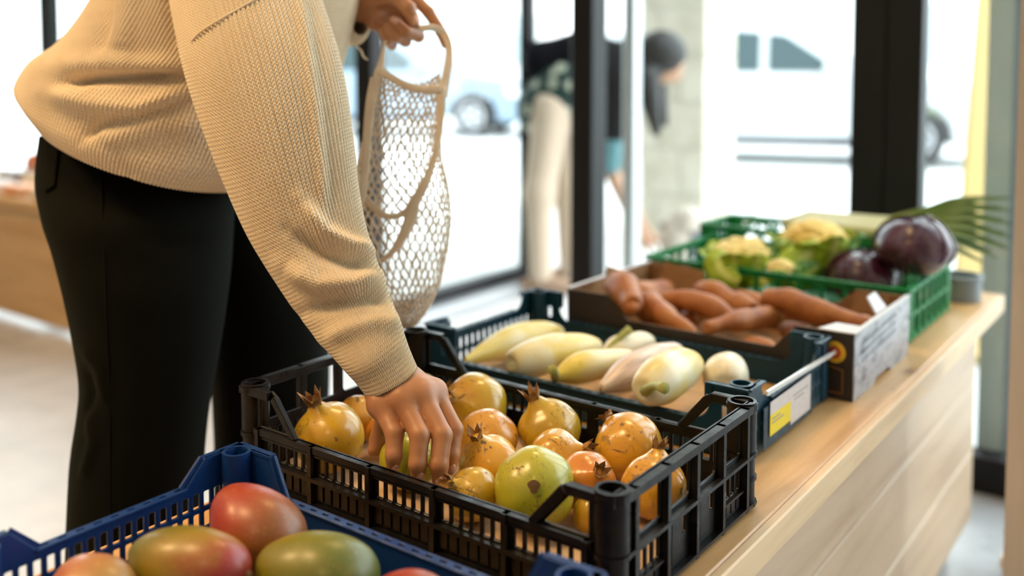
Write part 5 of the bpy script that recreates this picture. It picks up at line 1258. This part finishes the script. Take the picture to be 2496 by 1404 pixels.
def building(u0, u1, d, h, label):
    a = P(u0, 162, d); c = P(u1, 162, d); e = c - a; e[2] = 0; L = np.linalg.norm(e); e /= L; nrm = np.cross(e, UP)
    if nrm @ FWD > 0: nrm = -nrm
    root = thing('building', label, 'building', ((a[0] + c[0]) / 2 - nrm[0] * 2, (a[1] + c[1]) / 2 - nrm[1] * 2, 0)); o = np.array([a[0], a[1], 0]); R = np.array([e, nrm, UP]).T
    MB().box(0, L, -4, 0, 0, h, R, o).build('wall', M_bld, root); MB().box(-.15, L + .15, -4.1, .15, h, h + .25, R, o).build('cornice', M_bld, root)
    nx = max(2, int(L / 2.6))
    for i in range(nx):
        for z in np.arange(1.1, h - 1.5, 2.9):
            x = (i + .5) * L / nx; fr = MB().box(x - .60, x + .60, 0, .06, z - .08, z + 1.58, R, o).build('window_frame', M_bld, root); MB().box(x - .5, x + .5, .055, .075, z, z + 1.5, R, o).build('pane', M_pane, fr)
building(1500, 2700, 24, 7.5, 'white building with tall windows across the street behind the white car')
building(300, 1380, 30, 8.5, 'white building across the street behind the string bag')
M_grass = mat('verge_grass', (.20, .34, .10), .9)
gr0 = onz(1300, 342, 0)
vg = MB().box(gr0[0] - 6, gr0[0] + 9, gr0[1] + 4.0, gr0[1] + 4.8, -.01, .06).build('grass_verge', M_grass); tag(vg, 'strip of grass verge along the far side of the street', 'grass', kind='stuff')

# ------------------------------------------------------------------ person bending in the porch, and the dog
M_shirt = mat('green_floral_shirt', (.012, .055, .045), .7); n = NT(M_shirt); v = n.coord('Object', rnd=False)
vo = n.n('ShaderNodeTexVoronoi'); vo.inputs['Scale'].default_value = 13; n.l(v, vo.inputs['Vector']); n.color(n.mix(n.ramp(n.math('ADD', vo.outputs['Distance'], n.math('MULTIPLY', n.noise(v, 30, 3), .35)), [(.46, (1, 1, 1)), (.54, (0, 0, 0))]), (.006, .034, .028), (.40, .44, .34)))
M_jacket = mat('black_jacket', (.004, .004, .006), .8, spec=.1); M_chino = mat('beige_trousers', (.58, .48, .36), .85); M_skin2 = mat('light_brown_skin', (.50, .27, .16), .5); M_tan = mat('tan_shoe', (.30, .20, .13), .7); M_teal2 = mat('teal_cuff', (.08, .20, .22), .7)
dp_ = 4.60; pr = thing('person', 'person outside bending down, dark hair, green floral shirt and beige trousers', 'person', tuple(onz(1325, 692, 0)))
J = lambda u, v, d=0: P(u, v, dp_ + d)
hip = J(1345, 262); shl = J(1512, 165); hd = J(1618, 150); nck = J(1560, 165)
def fn_body(Q):
    d = d_cone(Q, hip, shl, .10, .10); d = smin(d, d_cone(Q, shl, nck, .07, .05), .03); d = smin(d, d_cone(Q, nck, hd, .05, .05), .02)
    fc = (RIGHT * .75 - UP * .66); up_ = RIGHT * .66 + UP * .75; sd = np.cross(up_, fc)
    d = smin(d, d_ell(Q, hd, [up_ * .115, fc * .095, sd * .075]), .02); d = smin(d, d_cone(Q, hd + fc * .085 + up_ * .01, hd + fc * .112 - up_ * .02, .009, .014), .012); d = smin(d, d_cone(Q, hd + fc * .088 - up_ * .05 - sd * .02, hd + fc * .088 - up_ * .05 + sd * .02, .009, .009), .006)
    for s_ in (-1, 1): d = smin(d, np.linalg.norm(Q - (hd + fc * .084 + sd * s_ * .032 + up_ * .012), axis=-1) - .013, .003); d = smin(d, d_ell(Q, hd + sd * s_ * .076, [up_ * .03, fc * .018, sd * .012]), .006)
    for sh, el, wr, hn in ((J(1505, 205, -.10), J(1482, 400, -.12), J(1545, 545, -.12), J(1570, 590, -.12)), (J(1520, 200, .12), J(1500, 390, .15), J(1560, 540, .12), J(1585, 580, .10))):
        d = smin(d, d_cone(Q, sh, el, .055, .040), .03); d = smin(d, d_cone(Q, el, wr, .038, .026), .02); d = smin(d, d_cone(Q, wr, hn, .028, .030), .02); ax = hn - wr; ax /= np.linalg.norm(ax)
        for t_ in (-.024, -.008, .008, .024): d = smin(d, d_cone(Q, hn + FWD * t_, hn + FWD * t_ * 1.3 + ax * .075 - UP * .01, .010, .007), .006)
        d = smin(d, d_cone(Q, hn - ax * .02 + RIGHT * .02, hn + RIGHT * .045 + ax * .03, .012, .008), .008)
    for k_, a_, s_ in ((J(1315, 470, -.10), J(1318, 660, -.10), -.09), (J(1385, 470, .14), J(1392, 650, .14), .09)):
        d = smin(d, d_cone(Q, hip + FWD * s_, k_, .065, .05), .03); d = smin(d, d_cone(Q, k_, a_, .045, .036), .03)
    return d
bx = np.array([hip, hd, J(1318, 690), J(1640, 610), J(1270, 60)]); V, F = nets(fn_body, bx.min(0) - .35, bx.max(0) + .30, .016); bd2 = mk('body', V, F, M_skin2, pr)
ext_ = lambda nm, fn, lo, hi, m, h=.016: mk(nm, *nets(fn, lo, hi, h), m, pr)
lo_, hi_ = bx.min(0) - .4, bx.max(0) + .35
def fn_tr(Q):
    d = d_cone(Q, hip - RIGHT * .02, hip + RIGHT * .05, .135, .12)
    for k_, a_, s_ in ((J(1315, 470, -.10), J(1318, 668, -.10), -.08), (J(1385, 470, .14), J(1392, 660, .14), .08)): d = smin(d, d_cone(Q, hip + FWD * s_, k_, .092, .070), .05); d = smin(d, d_cone(Q, k_, a_, .068, .055), .04)
    return d
ext_('trousers', fn_tr, lo_, hi_, M_chino)
def fn_sh(Q): return smin(d_cone(Q, J(1335, 265), J(1390, 215), .150, .165), d_cone(Q, J(1390, 215), J(1470, 185), .16, .12), .05)
ext_('shirt', fn_sh, lo_, hi_, M_shirt)
def fn_jk(Q):
    d = d_cone(Q, J(1325, 150), J(1420, 150), .105, .135); d = smin(d, d_cone(Q, J(1420, 150), J(1520, 165), .14, .12), .05)
    for sh, el in ((J(1505, 205, -.10), J(1482, 390, -.12)), (J(1520, 200, .12), J(1500, 380, .15))): d = smin(d, d_cone(Q, sh, sh * .35 + el * .65, .082, .068), .04)
    return d
ext_('jacket', fn_jk, lo_, hi_, M_jacket)
for sh, el in ((J(1505, 205, -.10), J(1482, 400, -.12)), (J(1520, 200, .12), J(1500, 390, .15))):
    V, F, _ = tube([sh * .35 + el * .65, sh * .15 + el * .85, el + (el - sh) * .12], [.060, .056, .050], 10, 16); mk('cuff', V, F, M_teal2, pr)
def fn_hr(Q):
    d = d_ell(Q, hd - RIGHT * .015 + UP * .035, [RIGHT * .125, UP * .115, FWD * .100]); d = smin(d, d_cone(Q, J(1575, 190, -.05), J(1600, 320, -.05), .065, .025), .03); d = smin(d, d_cone(Q, J(1600, 180, .07), J(1620, 300, .07), .05, .02), .03)
    return np.maximum(d, -d_cone(Q, hd + RIGHT * .10 - UP * .07, hd + RIGHT * .16 - UP * .16, .075, .09))
ext_('hair', fn_hr, hd - .45, hd + .3, M_hair, .010)
for u_, v_, d_ in ((1318, 690, -.10), (1392, 680, .14)):
    a = J(u_, v_, d_); a[2] = 0; V, F, _ = tube([a - RIGHT * .10 + UP * .04, a + UP * .05, a + RIGHT * .10 + UP * .035, a + RIGHT * .17 + UP * .025], [.02, .045, .04, .012], 16, 14); V[:, 2] = np.clip(V[:, 2], .004, None); mk('shoe', V, F, M_tan, pr)
# dog
M_fur = mat('cream_fur', (.66, .56, .46), .95); n = NT(M_fur); n.color(n.ramp(n.noise(n.coord('Object'), 25, 4), [(.3, (.52, .42, .34)), (.7, (.74, .66, .57))])); n.bump(n.noise(n.coord('Object'), 120, 4), .8, .01)
M_coat = mat('slate_dog_coat', (.13, .15, .18), .8)
dd = 4.45; K = lambda u, v, d=0: P(u, v, dd + d); dz = lambda p, z: np.array([p[0], p[1], z])
ch = K(1652, 590, .06); rp = K(1766, 585, .11); hd2 = K(1676, 540, .04)
dog = thing('dog', 'small fluffy cream dog in a slate coat on the porch floor', 'dog', (ch[0], ch[1], 0))
def fn_dog(Q):
    d = d_cone(Q, ch, rp, .085, .070); d = smin(d, d_cone(Q, ch + UP * .02, hd2, .06, .055), .04); d = smin(d, d_ell(Q, hd2, [RIGHT * .075, UP * .065, FWD * .065]), .03); d = smin(d, d_cone(Q, hd2, hd2 - RIGHT * .09 - UP * .02, .042, .026), .03)
    for s_ in (-.05, .05):
        f_ = ch + FWD * s_; d = smin(d, d_cone(Q, f_, dz(f_, .12), .035, .024), .03); d = smin(d, d_cone(Q, dz(f_, .12), dz(f_ - RIGHT * .01, .025), .022, .022), .015)
        r_ = rp + FWD * s_; kn = dz(r_ - RIGHT * .03, .20); hk = dz(r_ + RIGHT * .05, .11); d = smin(d, d_cone(Q, r_, kn, .055, .036), .03); d = smin(d, d_cone(Q, kn, hk, .032, .022), .02); d = smin(d, d_cone(Q, hk, dz(r_ + RIGHT * .03, .022), .021, .022), .012)
        d = smin(d, d_ell(Q, hd2 + FWD * s_ * 1.1 + UP * .012, [UP * .05, RIGHT * .028, FWD * .016]), .012)
    d = smin(d, d_cone(Q, rp + RIGHT * .05 + UP * .03, rp + RIGHT * .13 + UP * .12, .026, .016), .03)
    return d + .006 * np.sin(Q[..., 0] * 90) * np.sin(Q[..., 1] * 80) * np.sin(Q[..., 2] * 95)
V, F = nets(fn_dog, np.minimum(ch, rp) * [1, 1, 0] - [.28, .28, .01], np.maximum(ch, rp) + [.3, .3, .25], .009); mk('body', V, F, M_fur, dog)
V, F, _ = tube([ch + (rp - ch) * t_ + UP * .012 for t_ in (.12, .4, .7, .95)], [.092, .094, .088, .080], 16, 24, caps=False); solid(mk('dog_coat', V, F, M_coat, dog), .006)
V, F, _ = tube([hd2 - RIGHT * .112 - UP * .018, hd2 - RIGHT * .120 - UP * .016, hd2 - RIGHT * .126 - UP * .016], [.010, .012, .004], 8, 10); mk('nose', V, F, M_hair, dog)

# ================================================================== settling: small shifts that rest each piece against its neighbours
SETTLE = {
    'pomegranate': (-0.0002, 0.0000, 0.0028),
    'pomegranate.001': (0.0010, -0.0002, 0.0026),
    'pomegranate.002': (-0.0004, -0.0013, 0.0028),
    'pomegranate.003': (0.0151, 0.0030, 0.0028),
    'pomegranate.004': (-0.0003, -0.0004, 0.0027),
    'pomegranate.005': (0.0131, -0.0075, 0.0015),
    'pomegranate.006': (0.0000, 0.0000, 0.0006),
    'pomegranate.007': (-0.0013, 0.0023, 0.0024),
    'pomegranate.008': (-0.0000, 0.0014, 0.0018),
    'pomegranate.009': (-0.0052, -0.0074, 0.0024),
    'pomegranate.010': (-0.0000, 0.0000, 0.0028),
    'pomegranate.011': (0.0007, 0.0000, 0.0027),
    'pomegranate.012': (-0.0003, -0.0001, 0.0028),
    'pomegranate.013': (0.0002, -0.0004, 0.0028),
    'pomegranate.014': (0.0000, -0.0001, 0.0028),
    'pomegranate.015': (0.0007, -0.0009, 0.0072),
    'pomegranate.016': (0.0059, 0.0035, 0.0021),
    'squash': (0.0002, 0.0022, 0.0000),
    'squash.001': (0.0015, 0.0268, 0.0052),
    'squash.002': (0.0104, 0.0266, -0.0000),
    'squash.003': (0.0130, 0.0247, 0.0059),
    'squash.004': (0.0012, 0.0285, 0.0019),
    'squash.005': (0.0133, -0.0056, 0.0190),
    'squash.006': (0.0054, 0.0278, -0.0035),
    'sweet_potato': (0.0726, -0.0809, 0.0291),
    'sweet_potato.001': (0.0275, 0.0128, -0.0053),
    'sweet_potato.002': (-0.0216, -0.0333, -0.0017),
    'sweet_potato.003': (0.0313, -0.0178, 0.0006),
    'sweet_potato.004': (-0.0241, 0.0373, 0.0051),
    'sweet_potato.005': (0.0325, 0.0401, 0.0113),
    'sweet_potato.006': (0.0097, 0.0720, 0.0106),
    'sweet_potato.009': (-0.0364, 0.0147, -0.0099),
    'sweet_potato.011': (0.0046, 0.0020, -0.0014),
    'sweet_potato.012': (-0.0031, 0.0023, -0.0034),
    'sweet_potato.013': (-0.0006, 0.0006, -0.0010),
    'cauliflower.001': (-0.0045, 0.0023, 0.0014),
    'red_cabbage': (0.0012, -0.0005, 0.0152),
    'red_cabbage.001': (-0.0042, -0.0020, -0.0073),
    'mango': (-0.0001, 0.0013, -0.0000),
    'mango.001': (-0.0009, -0.0021, 0.0001),
    'mango.002': (0.0010, 0.0008, -0.0001),
}
for name_, d_ in SETTLE.items():
    o_ = bpy.data.objects[name_]; o_.location = tuple(np.array(o_.location) + d_)
